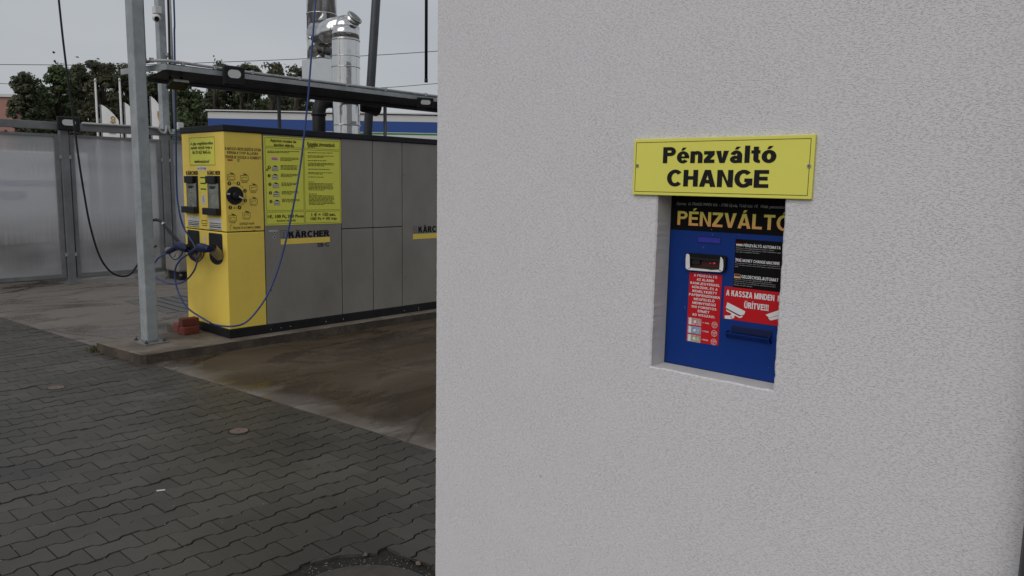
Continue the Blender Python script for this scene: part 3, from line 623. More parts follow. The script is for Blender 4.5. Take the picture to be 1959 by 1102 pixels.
# manhole
mh = empty('manhole', (MH.x, MH.y, 0), 'round manhole cover sunk in a gritty collar at the foot of the white wall', 'manhole')
def disc_at(mb, c, r, z0, z1, n=56): mb.tube([(c.x, c.y, z0), (c.x, c.y, z1)], r, n, smooth=False)
s = MB(); disc_at(s, MH, MHR + 0.02, -0.04, -0.0115); build('collar', s, M['soil'], mh)
s = MB(); disc_at(s, Vector((1.688, 2.285)), 0.318, -0.035, -0.010); build('frame', s, M['dark_steel'], mh)
s = MB(); disc_at(s, Vector((1.688, 2.285)), 0.300, -0.03, -0.004); build('lid', s, M['lid'], mh)
# broken paver chips and grit
def pebble(mb, p, r):
    vs = [Vector(p) + Vector((random.uniform(.6, 1.2) * r * a_[0], random.uniform(.6, 1.2) * r * a_[1], random.uniform(.4, .8) * r * a_[2])) for a_ in ((1, 0, 0), (-1, 0, 0), (0, 1, 0), (0, -1, 0), (0, 0, 1), (0, 0, -1))]
    mb.add(vs, [(0, 2, 4), (2, 1, 4), (1, 3, 4), (3, 0, 4), (2, 0, 5), (1, 2, 5), (3, 1, 5), (0, 3, 5)])
s = MB()
for _ in range(2600):
    j = random.randint(-12, 30)
    i = random.randint(-12, 7)
    if random.random() < 0.55:
        x = X0 + random.uniform(-12, 7) * PLN * 0.98; y = Y0 + (j + 1) * PW + wave(x, j) + random.gauss(0, .003)
    else:
        x = X0 + (0.5 * PLN if j % 2 else 0) + i * PLN + random.gauss(0, .003); y = Y0 + (j + random.random()) * PW
    if mnoise.noise(Vector((x * 2.0, y * 2.0, 5))) < -0.08 + random.uniform(-.1, .2): continue
    if x > edge_x(y) - .02 or (Vector((x, y)) - MH).length < MHR or (x > 1.88 and y < 2.11): continue
    pebble(s, (x, y, -0.001), random.choice((.0016, .002, .0026, .0032)))
for _ in range(420):
    x, y = random.uniform(-0.5, 3), random.uniform(2.1, 9)
    if x > edge_x(y) - .02 or (Vector((x, y)) - MH).length < MHR or (x > 1.88 and y < 2.11): continue
    pebble(s, (x, y, 0.002), random.choice((.0015, .002, .003)))
for _ in range(420):
    a_ = random.uniform(0, 6.28); rr_ = random.uniform(0.302, MHR); p = MH + Vector((math.cos(a_), math.sin(a_))) * rr_
    if p.x > 1.88 and p.y < 2.11: continue
    pebble(s, (p.x, p.y, -0.009), random.choice((.0012, .0016, .0022, .003)))
for _ in range(160):
    x, y = random.uniform(3.0, 6.5), random.uniform(2.6, 6.6)
    if x < edge_x(y) + .03: continue
    pebble(s, (x, y, 0.002), random.choice((.002, .003)))
tag(build('grit', s, M['grit']), 'fine pale grit lying in the paving joints and round the manhole', 'grit', kind='stuff')
s = MB()
for (x, y, sc_) in ((1.55, 2.665, .026), (1.94, 2.585, .02), (2.05, 2.36, .018), (1.47, 2.60, .015)):
    pebble(s, (x, y, -0.002), sc_)
tag(build('stone_chips', s, M['slab']), 'loose broken paver chips along the manhole collar', 'stone chips', kind='stuff')

p = onz(308, 938.5, 0.003); s = MB(); s.bbox((p.x - .021, p.y - .006, .001), (p.x + .021, p.y + .006, .007), .002, Matrix.Translation(p) @ Matrix.Rotation(R_(-28), 4, 'Z') @ Matrix.Translation(-p))
o = build('white_scrap', s, M['offwhite'], None, loc=p); tag(o, 'small white scrap lying on the grey paving near the bottom left', 'litter')
# the slab under the machine
sy = 6.725
sx0 = lambda y: 2.70 - 0.105 * (y - sy)
s = MB()
fr = [(sx0(sy) + 0.03, sy), (8.6, sy), (8.6, 8.05), (3.50, 8.05), (3.46, 7.53), (sx0(7.53), 7.53), (sx0(sy) - 0.004, sy + 0.04)]
prev = []
for p, q in zip(fr, fr[1:] + fr[:1]):
    p, q = Vector(p), Vector(q); m_ = max(1, int((q - p).length / 0.05))
    prev += [p + (q - p) * (k / m_) for k in range(m_)]
n = len(prev); jit = [Vector((random.uniform(-.003, .003), random.uniform(-.003, .003))) for _ in prev]
vs = [(p.x + a_.x, p.y + a_.y, -0.02) for p, a_ in zip(prev, jit)] + [(p.x, p.y, ZS - 0.008 + a_.x) for p, a_ in zip(prev, jit)]
ctr = Vector((5.5, 7.4))
vs += [(p.x + (0.010 if p.x < 4 else -0.0) * (1 if p.x < 2.8 else 0), p.y + (0.010 if p.y < 7 else -0.01), ZS) for p in prev]
s.add(vs, [(n + k, n + (k + 1) % n, 2 * n + (k + 1) % n, 2 * n + k) for k in range(n)] + [tuple(range(2 * n, 3 * n))])
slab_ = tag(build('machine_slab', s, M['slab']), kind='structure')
s = MB(); s.add(vs, [(k, (k + 1) % n, n + (k + 1) % n, n + k) for k in range(n)]); build('stained_shaded_edge', s, M['slabside'], slab_)

# drain grate in the far bay
dg_ = empty('drain_grate', (4.3, 9.7, 0), 'steel slotted drain grate in the concrete beyond the grey post', 'drain grate')
s = MB(); s.box((4.00, 9.15, -0.02), (4.72, 10.35, 0.003)); build('pit', s, M['dark'], dg_)
s = MB()
for (xa, xb, ya, yb) in ((3.96, 4.76, 9.11, 9.15), (3.96, 4.76, 10.35, 10.39), (3.96, 4.0, 9.15, 10.35), (4.72, 4.76, 9.15, 10.35)): s.box((xa, ya, -0.02), (xb, yb, 0.006))
build('frame', s, M['drainbar'], dg_)
for k in range(5):
    s = MB(); x = 4.005 + k * 0.1435; s.box((x, 9.15, -0.015), (x + 0.115, 10.35, 0.004)); build('bar', s, M['drainbar'], dg_)

# weeds at the slab's corner
s = MB()
for _ in range(90):
    bx = random.gauss(2.605, .03); by = random.gauss(7.56, .05); h = random.uniform(.015, .06); a_ = random.uniform(0, 6.28); wv = .004
    d_ = Vector((math.cos(a_), math.sin(a_), 0)); l = Vector((random.gauss(0, .02), random.gauss(0, .02), h))
    p = Vector((bx, by, -.004)); s.add([p - d_ * wv, p + d_ * wv, p + l * .6 + d_ * wv, p + l, p + l * .6 - d_ * wv], [(0, 1, 2, 3, 4)])
tag(build('weeds', s, M['weed']), 'small dry weeds growing at the left corner of the concrete slab', 'weeds', kind='stuff')

# ================================================================== WHITE BUILDING with its niche
WX = 1.90; NB = 1.976
ny1, ny0 = 1.166, 0.797; nz1, nz0 = 1.60, 1.097        # niche: left (far) / right (near) y, top / bottom z
wy1, wy0 = 2.092, -2.6; WZ = 3.6
bld = empty('white_building', (WX, 2.09, 0), 'white rough-rendered building with a square niche for the money changer', 'building')
s = MB()
oy1, oy0, oz1, oz0 = ny1 + .1, ny0 - .1, nz1 + .1, nz0 - .1
def side_pts(a_, b_, n_): return [a_ + (b_ - a_) * k / n_ for k in range(n_)]
NS = 60
inner = [Vector((0, y, nz0)) for y in side_pts(ny1, ny0, NS)] + [Vector((0, ny0, z)) for z in side_pts(nz0, nz1, NS)] + [Vector((0, y, nz1)) for y in side_pts(ny0, ny1, NS)] + [Vector((0, ny1, z)) for z in side_pts(nz1, nz0, NS)]
outer = [Vector((0, y, oz0)) for y in side_pts(oy1, oy0, NS)] + [Vector((0, oy0, z)) for z in side_pts(oz0, oz1, NS)] + [Vector((0, y, oz1)) for y in side_pts(oy0, oy1, NS)] + [Vector((0, oy1, z)) for z in side_pts(oz1, oz0, NS)]
def jitp(p, k):
    n_ = mnoise.noise(Vector((p.y * 90, p.z * 90, 3))) * .0016 + mnoise.noise(Vector((p.y * 25, p.z * 25, 8))) * .002
    return p + Vector((0, n_, n_ * .8))
ie = [jitp(p, 0) for p in inner]; N4 = 4 * NS
vs = [Vector((WX, p.y, p.z)) for p in outer] + [Vector((WX, 2 * p.y - q.y + (0), 2 * p.z - q.z)) * 0 + Vector((WX, p.y + (q.y - p.y) * .04, p.z + (q.z - p.z) * .04)) for p, q in zip(ie, outer)] + [Vector((WX + .0035, p.y, p.z)) for p in ie]
s.add(vs, [(k, (k + 1) % N4, N4 + (k + 1) % N4, N4 + k) for k in range(N4)] + [(N4 + k, N4 + (k + 1) % N4, 2 * N4 + (k + 1) % N4, 2 * N4 + k) for k in range(N4)])
yc_ = wy1 - 0.03
for (ya, yb, za, zb) in ((oy1, oy0, oz1, WZ), (oy1, oy0, -.1, oz0), (oy0, wy0, -.1, WZ), (yc_, oy1, -.1, WZ)):
    s.quad((WX, ya, za), (WX, yb, za), (WX, yb, zb), (WX, ya, zb))
# rough outer corner: narrow strip, jittered arris, and the return face
cz = [-.1 + k * 0.006 for k in range(int((WZ + .1) / 0.006) + 1)]
st_ = []
for z in cz:
    nn_ = mnoise.noise(Vector((z * 110, 1, 2))) * .0016 + mnoise.noise(Vector((z * 34, 5, 2))) * .0014
    st_ += [(WX, yc_, z), (WX, wy1 - .004 + nn_, z), (WX + .004, wy1 + nn_, z), (WX + .03, wy1, z)]
s.add(st_, [(4 * k + c_ + 1, 4 * k + c_, 4 * k + 4 + c_, 4 * k + 5 + c_) for k in range(len(cz) - 1) for c_ in range(3)])
s.quad((WX + .03, wy1, -.1), (6.4, wy1, -.1), (6.4, wy1, WZ), (WX + .03, wy1, WZ))
s.quad((6.4, wy1, -.1), (6.4, wy0, -.1), (6.4, wy0, WZ), (6.4, wy1, WZ))
s.quad((6.4, wy0, -.1), (WX, wy0, -.1), (WX, wy0, WZ), (6.4, wy0, WZ))
fixn_w = build('wall', s, M['render'], bld)
s = MB(); s.box((WX - .04, wy0 - .04, WZ), (6.44, wy1 + .04, WZ + .08)); build('roof', s, M['cap'], bld)
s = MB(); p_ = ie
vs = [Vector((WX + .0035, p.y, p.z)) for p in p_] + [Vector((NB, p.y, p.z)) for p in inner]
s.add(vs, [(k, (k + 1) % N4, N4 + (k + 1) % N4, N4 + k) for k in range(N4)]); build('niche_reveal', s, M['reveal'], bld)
# dark seam between reveal and machine
s = MB()
P_ = Pl('x', NB - .0012)
s.urect = None
sm_ = MB(); 
P_.urect(sm_, -ny1 - .001, nz0, -ny1 + .0022, nz1, 0); P_.urect(sm_, -ny1, nz0 - .001, -ny0, nz0 + .0018, 0)
build('sealant_gap', sm_, M['dark'], bld)
PW_ = Pl('x', WX)
s = MB()
for (x, y, r_) in ((1035, 910, .0032), (968, 891, .0024), (1038, 913, .0016), (1562, 903, .0022), (975, 296, .0022), (1448, 62, .0016)):
    u, v = PW_.uv(x, y); PW_.disc(s, u, v, r_ * .6, .0032, 7, r_)
tag(build('rust_specks', s, M['speck'], bld), kind='stuff')
# dark downpipe on the wall's near end
dp = empty('downpipe', (1.835, 0.165, 0), 'dark grey downpipe on the white wall at the right edge of the photo', 'downpipe')
s = MB(); s.tube([(1.835, 0.172, 0.02), (1.835, 0.172, 3.6)], 0.050, 24); build('pipe', s, M['dark_steel'], dp)
for z in (0.5, 1.9, 3.2):
    s = MB(); s.tube([(1.835, 0.172, z), (1.835, 0.172, z + .03)], 0.054, 24); s.box((1.88, .16, z), (1.90, .185, z + .03)); build('clamp', s, M['galv_dull'], dp)

# ---- the yellow sign
SGX = WX - 0.004
sg = empty('exchange_sign', (SGX, 0.99, 1.66), 'yellow rectangular sign with black lettering on the white wall above the money changer', 'sign')
P = Pl('x', SGX - 0.006)
c1 = P.uv(1213, 267); c2 = P.uv(1560, 257); c3 = P.uv(1210, 375); c4 = P.uv(1553, 378)
u0, u1 = (c1[0] + c3[0]) / 2, (c2[0] + c4[0]) / 2; v1_, v0_ = (c1[1] + c2[1]) / 2, (c3[1] + c4[1]) / 2
s = MB(); P.plate(s, u0, v0_, u1, v1_, 0.0); 
s = MB(); s.bbox((SGX - .006, -u1, v0_), (SGX, -u0, v1_), .0012); build('board', s, M['signface'], sg)
s = MB(); s.bbox((SGX, -u1 + .001, v0_ + .001), (WX + .001, -u0 - .001, v1_ - .001), .0005); build('backing', s, M['signedge'], sg)
s = MB(); P.frame(s, u0 + .0075, v0_ + .0085, u1 - .0095, v1_ - .0085, .0013, .0006); build('border_line', s, M['ink'], sg)
def mid_box(pl, x0, ya, yb, x1, yc, yd):      # word box from its left edge (ya top, yb base) and right edge (yc, yd)
    a_, b_, c_, e_ = pl.uv(x0, ya), pl.uv(x0, yb), pl.uv(x1, yc), pl.uv(x1, yd)
    return (a_[0], (b_[1] + e_[1]) / 2, c_[0], (a_[1] + c_[1]) / 2)
btext('Pénzváltó', P, mid_box(P, 1269.5, 281, 312.5, 1487, 278, 311), M['ink'], sg, .0009, w=.252, sp=.065)
btext('CHANGE', P, mid_box(P, 1277, 325, 357, 1472, 325, 358.5), M['ink'], sg, .0009, w=.252, sp=.065)
for (x, y) in ((1219.5, 317), (1548, 317.5)):
    u, v = P.uv(x, y); s = MB(); c_ = P.pt(u, v, 0); s.tube([c_, P.pt(u, v, .0022)], .0050, 14, smooth=False); sc = build('screw', s, M['steel'], sg)
    s = MB(); s.tube([P.pt(u, v, .0022), P.pt(u, v, .0027)], .0018, 6, smooth=False); build('screw_recess', s, M['dark'], sc)

# ---- the money changer set in the niche
MX = NB
mc = empty('money_changer', (MX, 0.9, 1.08), 'blue money change machine with black, red and gold stickers set in the wall niche', 'money changer')
s = MB(); s.bbox((MX, .58, 1.02), (MX + .38, 1.21, 1.72), .002); build('casing', s, M['blue'], mc)
P = Pl('x', MX)
s = MB(); u0, v1_ = P.uv(1287, 368); _, v0_ = P.uv(1287, 439); ua = P.uv(1540, 400)[0]
P.plate(s, u0 + .0, v0_, ua, v1_ + .03, .0006); hs = build('header_sticker', s, M['sticker_black'], mc)
hb = P.uv(1296, 430)[1]; ht = P.uv(1296, 403.5)[1]; hl = P.uv(1296, 430)[0]; hr = P.uv(1466, 430)[0]
acc = P.uv(1328, 397)[1]
btext('PÉNZVÁLTÓ', P, (hl, hb, P.uv(1514, 430)[0], ht), M['gold'], mc, .0012, w=.205, sp=.10)
text('Gyártó:  G-TRADE IMPEX Kft. - 5700 Gyula, Toldi köz 19.  Web: penzvalto-automata.hu', P, None, M['grayprint'], mc, .0012, shear=.3,
     u_box=(P.uv(1295, 391)[0], P.uv(1295, 393.5)[1], P.uv(1541, 400)[0], P.uv(1295, 386.5)[1]))
# display
s = MB(); P.rect(s, 1335, 453, 1379, 466, .0); db = MB()
ul, vt = P.uv(1335, 452); ur, vb = P.uv(1379, 467)
P.plate(db, ul, vb, ur, vt, .0012); d1 = build('display', db, M['navy'], mc)
db = MB(); P.plate(db, ul + .002, vb + .002, ur - .001, vt - .0015, .0018); build('display_screen', db, M['lcd'], d1)
# bill acceptor: black bezel, torn white tape, dark mouth with a red light
ul, vt = P.uv(1317, 483); ur, vb = P.uv(1391, 519)
s = MB()
def rrect(u0, v0, u1, v1, r, n=5):
    out = []
    for (cx_, cy_, a0) in ((u1 - r, v1 - r, 0), (u0 + r, v1 - r, 90), (u0 + r, v0 + r, 180), (u1 - r, v0 + r, 270)):
        for k in range(n + 1): a_ = R_(a0 + 90 * k / n); out.append((cx_ + r * math.cos(a_), cy_ + r * math.sin(a_)))
    return out
fr_ = lambda u, v, w_: P.pt(u, v, w_)
bz = rrect(ul, vb, ur, vt, .009)
def hollow(mb, outer_, inner_, w0, w1, w1i):   # raised ring; both outlines same count
    n_ = len(outer_); vs_ = [fr_(u, v, w0) for u, v in outer_] + [fr_(u, v, w1) for u, v in outer_] + [fr_(u, v, w1i) for u, v in inner_] + [fr_(u, v, w0) for u, v in inner_]
    fs_ = []
    for r_ in range(3): fs_ += [(r_ * n_ + k, r_ * n_ + (k + 1) % n_, (r_ + 1) * n_ + (k + 1) % n_, (r_ + 1) * n_ + k) for k in range(n_)]
    mb.add(vs_, fs_)
iu0, iv1 = P.uv(1325, 491); iu1, iv0 = P.uv(1381, 515)
hollow(s, bz, rrect(iu0, iv0, iu1, iv1, .003), 0, .013, .010)
bez = fixn(build('bill_slot', s, M['black'], mc))
s = MB(); P.urect(s, iu0, iv0, iu1, iv1, .0010); build('slot_mouth', s, M['glowred'], bez)
s = MB(); s.box((MX - .0125, -iu1, iv1 - .006), (MX - .002, -iu0, iv1 + .0)); s.box((MX - .008, -iu0 - .028, iv0 + .008), (MX - .001, -iu0 - .003, iv1 - .006)); build('slot_shutter', s, M['black'], bez)
s = MB(); um = (iu0 * .25 + iu1 * .75); vm_ = (iv0 + iv1) / 2 + .001
P.disc(s, um, vm_, .0042, .0022, 12, .0024); P.disc(s, um - .012, vm_ - .001, .0030, .0022, 10, .0012); build('slot_light', s, M['led'], bez)
s = MB(); tl0, tv0 = P.uv(1318.5, 488)[0], P.uv(1318.5, 517)[1]
def strip(pts):   # torn strips of tape
    s.add([P.pt(u, v, .0142) for u, v in pts], [tuple(range(len(pts)))])
def q(x, y): return P.uv(x, y)
strip([q(1317.5, 486), q(1321, 485), q(1324, 487.5), q(1324.5, 513), q(1319, 514.5), q(1316.5, 512), q(1316.5, 495)])
strip([q(1319, 514.5), q(1324.5, 511.5), q(1345, 513.5), q(1362, 515.2), q(1364, 516), q(1381, 515.5), q(1386, 518), q(1382, 520), q(1350, 518), q(1322, 515.8)])
strip([q(1383, 490.5), q(1386, 493), q(1388, 497), q(1388.5, 508), q(1387, 518), q(1380.5, 517.5), q(1381.5, 505)])
build('tape', s, M['tape'], bez)
# red instruction sticker
ul, vt = P.uv(1318, 520); ur, vb = P.uv(1380, 660)
ul = P.uv(1316, 590)[0]; ur = P.uv(1378, 590)[0]; vt = P.uv(1318, 520)[1]; vb = P.uv(1312, 651)[1]
s = MB(); P.plate(s, ul, vb, ur, vt, .0006); rs_ = build('instruction_sticker', s, M['red'], mc)
rows = ['A PÉNZVÁLTÓ', 'AZ ALÁBBI', 'BANKJEGYEKKEL', 'MŰKÖDIK, ÉS A', 'BEHELYEZETT', 'PAPÍRPÉNZEKNEK', 'MEGFELELŐ', 'MENNYISÉGŰ', '100 FORINTOS', 'ÉRMÉT', 'AD VISSZA!!!:']
wid = [.72, .52, .91, .79, .76, .96, .64, .72, .78, .36, .70]
W_ = ur - ul; H_ = vt - vb; y = vt - .012 * 1
pitch = H_ * 0.0565
for k, (t_, wd) in enumerate(zip(rows, wid)):
    vt_k = vt - H_ * .018 - k * pitch; acc_ = any(c_ in t_ for c_ in 'ÉŐÍŰÁ')
    uc = (ul + ur) / 2; btext(t_, P, (uc - W_ * wd / 2, vt_k - pitch * .66, uc + W_ * wd / 2, vt_k - pitch * .06), M['white'], rs_, .0010, w=.20, sp=.14)
for k, (mm, tx) in enumerate((('note_pink', '= 5db'), ('note_blue', '=10db'), ('note_brown', '=20db'))):
    va = vt - H_ * (.655 + k * .122); vb_ = va - H_ * .105
    s = MB(); P.plate(s, ul + W_ * .03, vb_, ul + W_ * .45, va, .0009); nt_ = build('banknote_picture', s, M[mm], rs_)
    s = MB(); P.urect(s, ul + W_ * .06, vb_ + .001, ul + W_ * .14, va - .001, .0012); P.disc(s, ul + W_ * .25, (va + vb_) / 2, .0042, .0012, 12); build('pale_print', s, M['tape'], rs_)
    s = MB(); P.disc(s, ul + W_ * .365, (va + vb_) / 2 - .0005, .0034, .0012, 12, .0055); build('dark_print', s, M['grayprint'], rs_)
    text(tx, P, None, M['white'], rs_, .0010, off=.01, u_box=(ul + W_ * .48, (va + vb_) / 2 - .0012, ul + W_ * .69, (va + vb_) / 2 + .0030))
    s = MB(); cu, cv = ul + W_ * .86, (va + vb_) / 2 - .001; P.ring(s, cu, cv, .0088, .0009, .0010); build('coin_outline', s, M['white'], rs_)
    text('100', P, None, M['white'], rs_, .0010, u_box=(cu - .006, cv - .0008, cu + .006, cv + .0045)); text('Ft', P, None, M['white'], rs_, .0010, u_box=(cu - .003, cv - .006, cu + .003, cv - .002))
# black three-language sticker
ul = P.uv(1405, 500)[0]; ur = P.uv(1540, 500)[0]; vt = P.uv(1407, 457)[1]; vb = P.uv(1405, 550)[1]
s = MB(); P.plate(s, ul, vb, ur, vt, .0005); bs = build('language_sticker', s, M['sticker_black'], mc)
heads = [('PÉNZVÁLTÓ AUTOMATA', 1423, 466.5, 1494, 472, ['Helyezze a bankjegyelfogadó nyílásba a képen', 'található bármelyik papírpénzt, majd a készülék vegye', 'összeggel megegyező érméket.']),
         ('MONEY CHANGE MACHINE', 1421, 495.5, 1492, 501, ['Put any type of notes that can be seen in the picture in', 'slot and take out the coins that equal to the amount to', 'way.']),
         ('GELDWECHSELAUTOMAT', 1419, 526, 1489.5, 532, ['Legen Sie eine auf der Abbildung zu sehenden', 'Geldscheinart in die Spalte des Geldscheinlesers', 'nehmen Sie dann mit dem Betrag übereinstimmenden', 'Münzen von dem Kasten.'])]
for k, (hd, x0, y0, x1, y1, ls) in enumerate(heads):
    uu0, vv1 = P.uv(x0, y0); vv0 = P.uv(x0, y1)[1]; uu1 = P.uv(x1, y1)[0]
    btext(hd, P, (uu0, vv0, uu1, vv1), M['white'], bs, .0010, w=.19, sp=.13)
    for r_, ln in enumerate(ls):
        va = vv0 - .0030 - r_ * .0052; full = len(ln) / 52
        text(ln, P, None, M['grayprint'], bs, .0010, align='LEFT', u_box=(ul + .0025, va - .0031, ul + .0025 + .128 * min(1.0, max(.04, full)), va))
    # flags
    fu0 = ul + .003; fu1 = uu0 - .003; fh = (vv1 - vv0) * 1.15; fv0 = vv0 - .0004
    if k == 0:
        for q_, cm in enumerate(('flag_green', 'white', 'flag_red')):
            s = MB(); P.urect(s, fu0, fv0 + fh * q_ / 3, fu1, fv0 + fh * (q_ + 1) / 3, .0010); build('flag_stripe', s, M[cm], bs)
    elif k == 1:
        s = MB(); P.urect(s, fu0, fv0, fu1, fv0 + fh, .0009); build('flag_field', s, M['flag_blue'], bs)
        s = MB(); P.urect(s, fu0, fv0 + fh * .36, fu1, fv0 + fh * .64, .0012); P.urect(s, (fu0 + fu1) / 2 - .0018, fv0, (fu0 + fu1) / 2 + .0018, fv0 + fh, .0013)
        for sg_ in (1, -1):
            ca, cb = (fu0, fv0 if sg_ > 0 else fv0 + fh), (fu1, fv0 + fh if sg_ > 0 else fv0)
            s.add([P.pt(ca[0], ca[1] - .0008, .0011), P.pt(ca[0] + .001, ca[1] + .0008, .0011), P.pt(cb[0], cb[1] + .0008, .0011), P.pt(cb[0] - .001, cb[1] - .0008, .0011)], [(0, 3, 2, 1)])
        build('flag_white_cross', s, M['white'], bs)
        s = MB(); P.urect(s, fu0, fv0 + fh * .43, fu1, fv0 + fh * .57, .0015); P.urect(s, (fu0 + fu1) / 2 - .0009, fv0, (fu0 + fu1) / 2 + .0009, fv0 + fh, .0016); build('flag_red_cross', s, M['flag_red'], bs)
    else:
        for q_, cm in enumerate(('flag_gold', 'flag_red', 'ink')):
            s = MB(); P.urect(s, fu0, fv0 + fh * q_ / 3, fu1, fv0 + fh * (q_ + 1) / 3, .0010); build('flag_stripe', s, M[cm], bs)
        s = MB(); P.frame(s, fu0 - .0005, fv0 - .0005, fu1 + .0005, fv0 + fh + .0005, .0005, .0012); build('flag_outline', s, M['white'], bs)
# red warning sticker
ul = P.uv(1385, 580)[0]; ur = P.uv(1540, 580)[0]; vt = P.uv(1386, 547.5)[1]; vb = P.uv(1383, 609)[1]
s = MB(); P.plate(s, ul, vb, ur, vt, .0010); ws = build('warning_sticker', s, M['red'], mc)
uA, vA = P.uv(1390, 554); vB = P.uv(1390, 564)[1]
btext('A KASSZA MINDEN', P, (uA, P.uv(1390, 565)[1], P.uv(1482, 570)[0], P.uv(1390, 554)[1]), M['white'], ws, .0016, w=.24, sp=.08)
btext('NAP', P, (P.uv(1488.5, 570)[0], P.uv(1390, 565)[1], P.uv(1508, 570)[0], P.uv(1390, 554)[1]), M['white'], ws, .0016, w=.24, sp=.08)
btext('ÜRÍTVE!!!', P, (P.uv(1424, 588)[0], P.uv(1424, 589)[1], P.uv(1471, 588)[0], P.uv(1424, 577.5)[1]), M['white'], ws, .0016, w=.24, sp=.08)
def camera_picto(x, y, k):
    s = MB(); 
    def poly(pts, mb, d): mb.add([P.pt(*P.uv(x + a_ * k, y + b_ * k), d) for a_, b_ in pts], [tuple(range(len(pts)))])
    poly([(3, 0), (38, 18), (36, 24), (28, 26), (0, 11)], s, .0016); poly([(1, 14), (27, 28), (34, 26), (31, 30), (27, 31), (1, 17)], s, .0017)
    poly([(12, 21), (18, 23), (16, 31), (9, 33), (-2, 32), (-2, 26), (9, 26)], s, .0016)
    o = build('camera_picture', s, M['white'], ws)
    s = MB(); poly([(0, 12.6), (28, 27), (30, 26.4), (1, 11.6)], s, .0020); u_, v_ = P.uv(x + 10.5 * k, y + 29.5 * k); P.ring(s, u_, v_, .0024, .0010, .0020, 14); build('camera_picture_lines', s, M['ink'], ws)
camera_picto(1389, 578, .98)
s = MB(); s.add([P.pt(*P.uv(a_, b_), .0016) for a_, b_ in ((1465, 602), (1500, 590), (1512, 596), (1472, 608))], [(3, 2, 1, 0)]); s.add([P.pt(*P.uv(a_, b_), .0016) for a_, b_ in ((1470, 609), (1512, 598), (1505, 606), (1475, 613))], [(3, 2, 1, 0)]); build('camera_picture', s, M['white'], ws)
# coin tray
ul, vt = P.uv(1394, 621); ur = P.uv(1477, 640)[0]; vb = P.uv(1394, 648)[1]
tw = ur - ul
s = MB(); s.bbox((MX - .004, -ur, P.uv(1394, 634)[1]), (MX + .0, -ul - .010, vt), .001); tray = build('coin_tray', s, M['navy'], mc)
pr = [(0, 0), (-.004, .002), (-.020, .0150), (-.021, .0185), (-.017, .0185), (-.003, .006), (0, .006)]
zb = P.uv(1394, 646)[1]
vs = [(MX + a_, -ul, zb + b_) for a_, b_ in pr] + [(MX + a_, -ur, zb + b_) for a_, b_ in pr]; n7 = len(pr)
s = MB(); s.add(vs, [(k, (k + 1) % n7, n7 + (k + 1) % n7, n7 + k) for k in range(n7)] + [tuple(range(n7)), tuple(reversed(range(n7, 2 * n7)))])
s.box((MX - .016, -ul - .002, zb + .004), (MX, -ul, zb + .022)); s.box((MX - .016, -ur, zb + .004), (MX, -ur + .002, zb + .022))
fixn(build('tray_lip', s, M['blue'], tray))
# scratches and scraps of peeled sticker
s = MB()
for (x, y, a_, l_) in ((1361, 440, 60, .004), (1363, 447, -70, .005), (1345, 474, 60, .005), (1347, 471, 20, .003), (1313, 456, 80, .001), (1300, 478, 10, .0008), (1292, 477, 30, .0008), (1310, 590, 75, .006), (1470, 703, 60, .002), (1413, 449, 40, .0016)):
    u, v = P.uv(x, y); c_, s_ = math.cos(R_(a_)) * l_, math.sin(R_(a_)) * l_; w_ = .0005
    s.add([P.pt(u, v, .0009), P.pt(u + c_, v + s_, .0009), P.pt(u + c_ + w_, v + s_ + w_, .0009), P.pt(u + w_, v - w_, .0009)], [(0, 1, 2, 3)])
tag(build('scratches', s, M['grayprint'], mc), kind='stuff')

# ================================================================== CAR-WASH MACHINE
CX_, CY_ = 3.571, 6.849; CB, CT, CTT = 0.178, 2.048, 2.104; CYB = 7.70
ma_ = empty('wash_machine', (CX_, CY_, ZS), 'yellow and grey self-service car wash cabinet standing on the concrete slab', 'wash machine')
PE = Pl('x', CX_); PS = Pl('y', CY_)
xs_ = [PS.uv(a_, b_)[0] for a_, b_ in ((506.5, 440), (654, 440), (714, 440), (770, 440))]
XE = 8.2
s = MB(); s.bbox((CX_ - .004, CY_ - .006, ZS), (XE, CYB, CB - .004), .004); build('plinth', s, M['plinth'], ma_)
s = MB(); s.box((CX_ + .012, CY_ + .012, CB - .01), (XE - .01, CYB - .01, CT + .002)); build('carcass', s, M['dark'], ma_)
s = MB(); s.bbox((CX_ - .012, CY_ - .014, CT - .004), (XE + .01, CYB + .01, CTT), .008, seg=3); build('roof_trim', s, M['cap'], ma_)
zsp = PE.uv(436, 445)[1]
gp = .0048
def panel(name, a_, b_, m_, bev=.003): s = MB(); s.bbox(a_, b_, bev, seg=2); return build(name, s, m_, ma_)
panel('control_panel', (CX_, CY_, zsp + gp), (xs_[0] - gp, CYB, CT - .006), M['yellow'], .006)
panel('lower_panel', (CX_, CY_, CB), (xs_[0] - gp, CYB, zsp - gp), M['yellow'], .006)
panel('front_panel', (xs_[0] + gp, CY_ + .002, CB), (xs_[1] - gp, CY_ + .4, CT - .006), M['greypanel'])
zm = PS.uv(680, 437)[1]
panel('upper_panel', (xs_[1] + gp, CY_ + .002, zm + gp), (xs_[2] - gp, CY_ + .4, CT - .006), M['greypanel'])
panel('lower_panel', (xs_[1] + gp, CY_ + .002, CB), (xs_[2] - gp, CY_ + .4, zm - gp), M['greypanel'])
panel('upper_panel', (xs_[2] + gp, CY_ + .002, zm + gp), (xs_[3] - gp, CY_ + .4, CT - .006), M['greypanel'])
panel('lower_panel', (xs_[2] + gp, CY_ + .002, CB), (xs_[3] - gp, CY_ + .4, zm - gp), M['greypanel'])
panel('door_panel', (xs_[3] + gp, CY_ + .002, CB), (7.1, CY_ + .4, CT - .006), M['greypanel'])
panel('door_panel', (7.1 + 2 * gp, CY_ + .002, CB), (XE - .004, CY_ + .4, CT - .006), M['greypanel'])
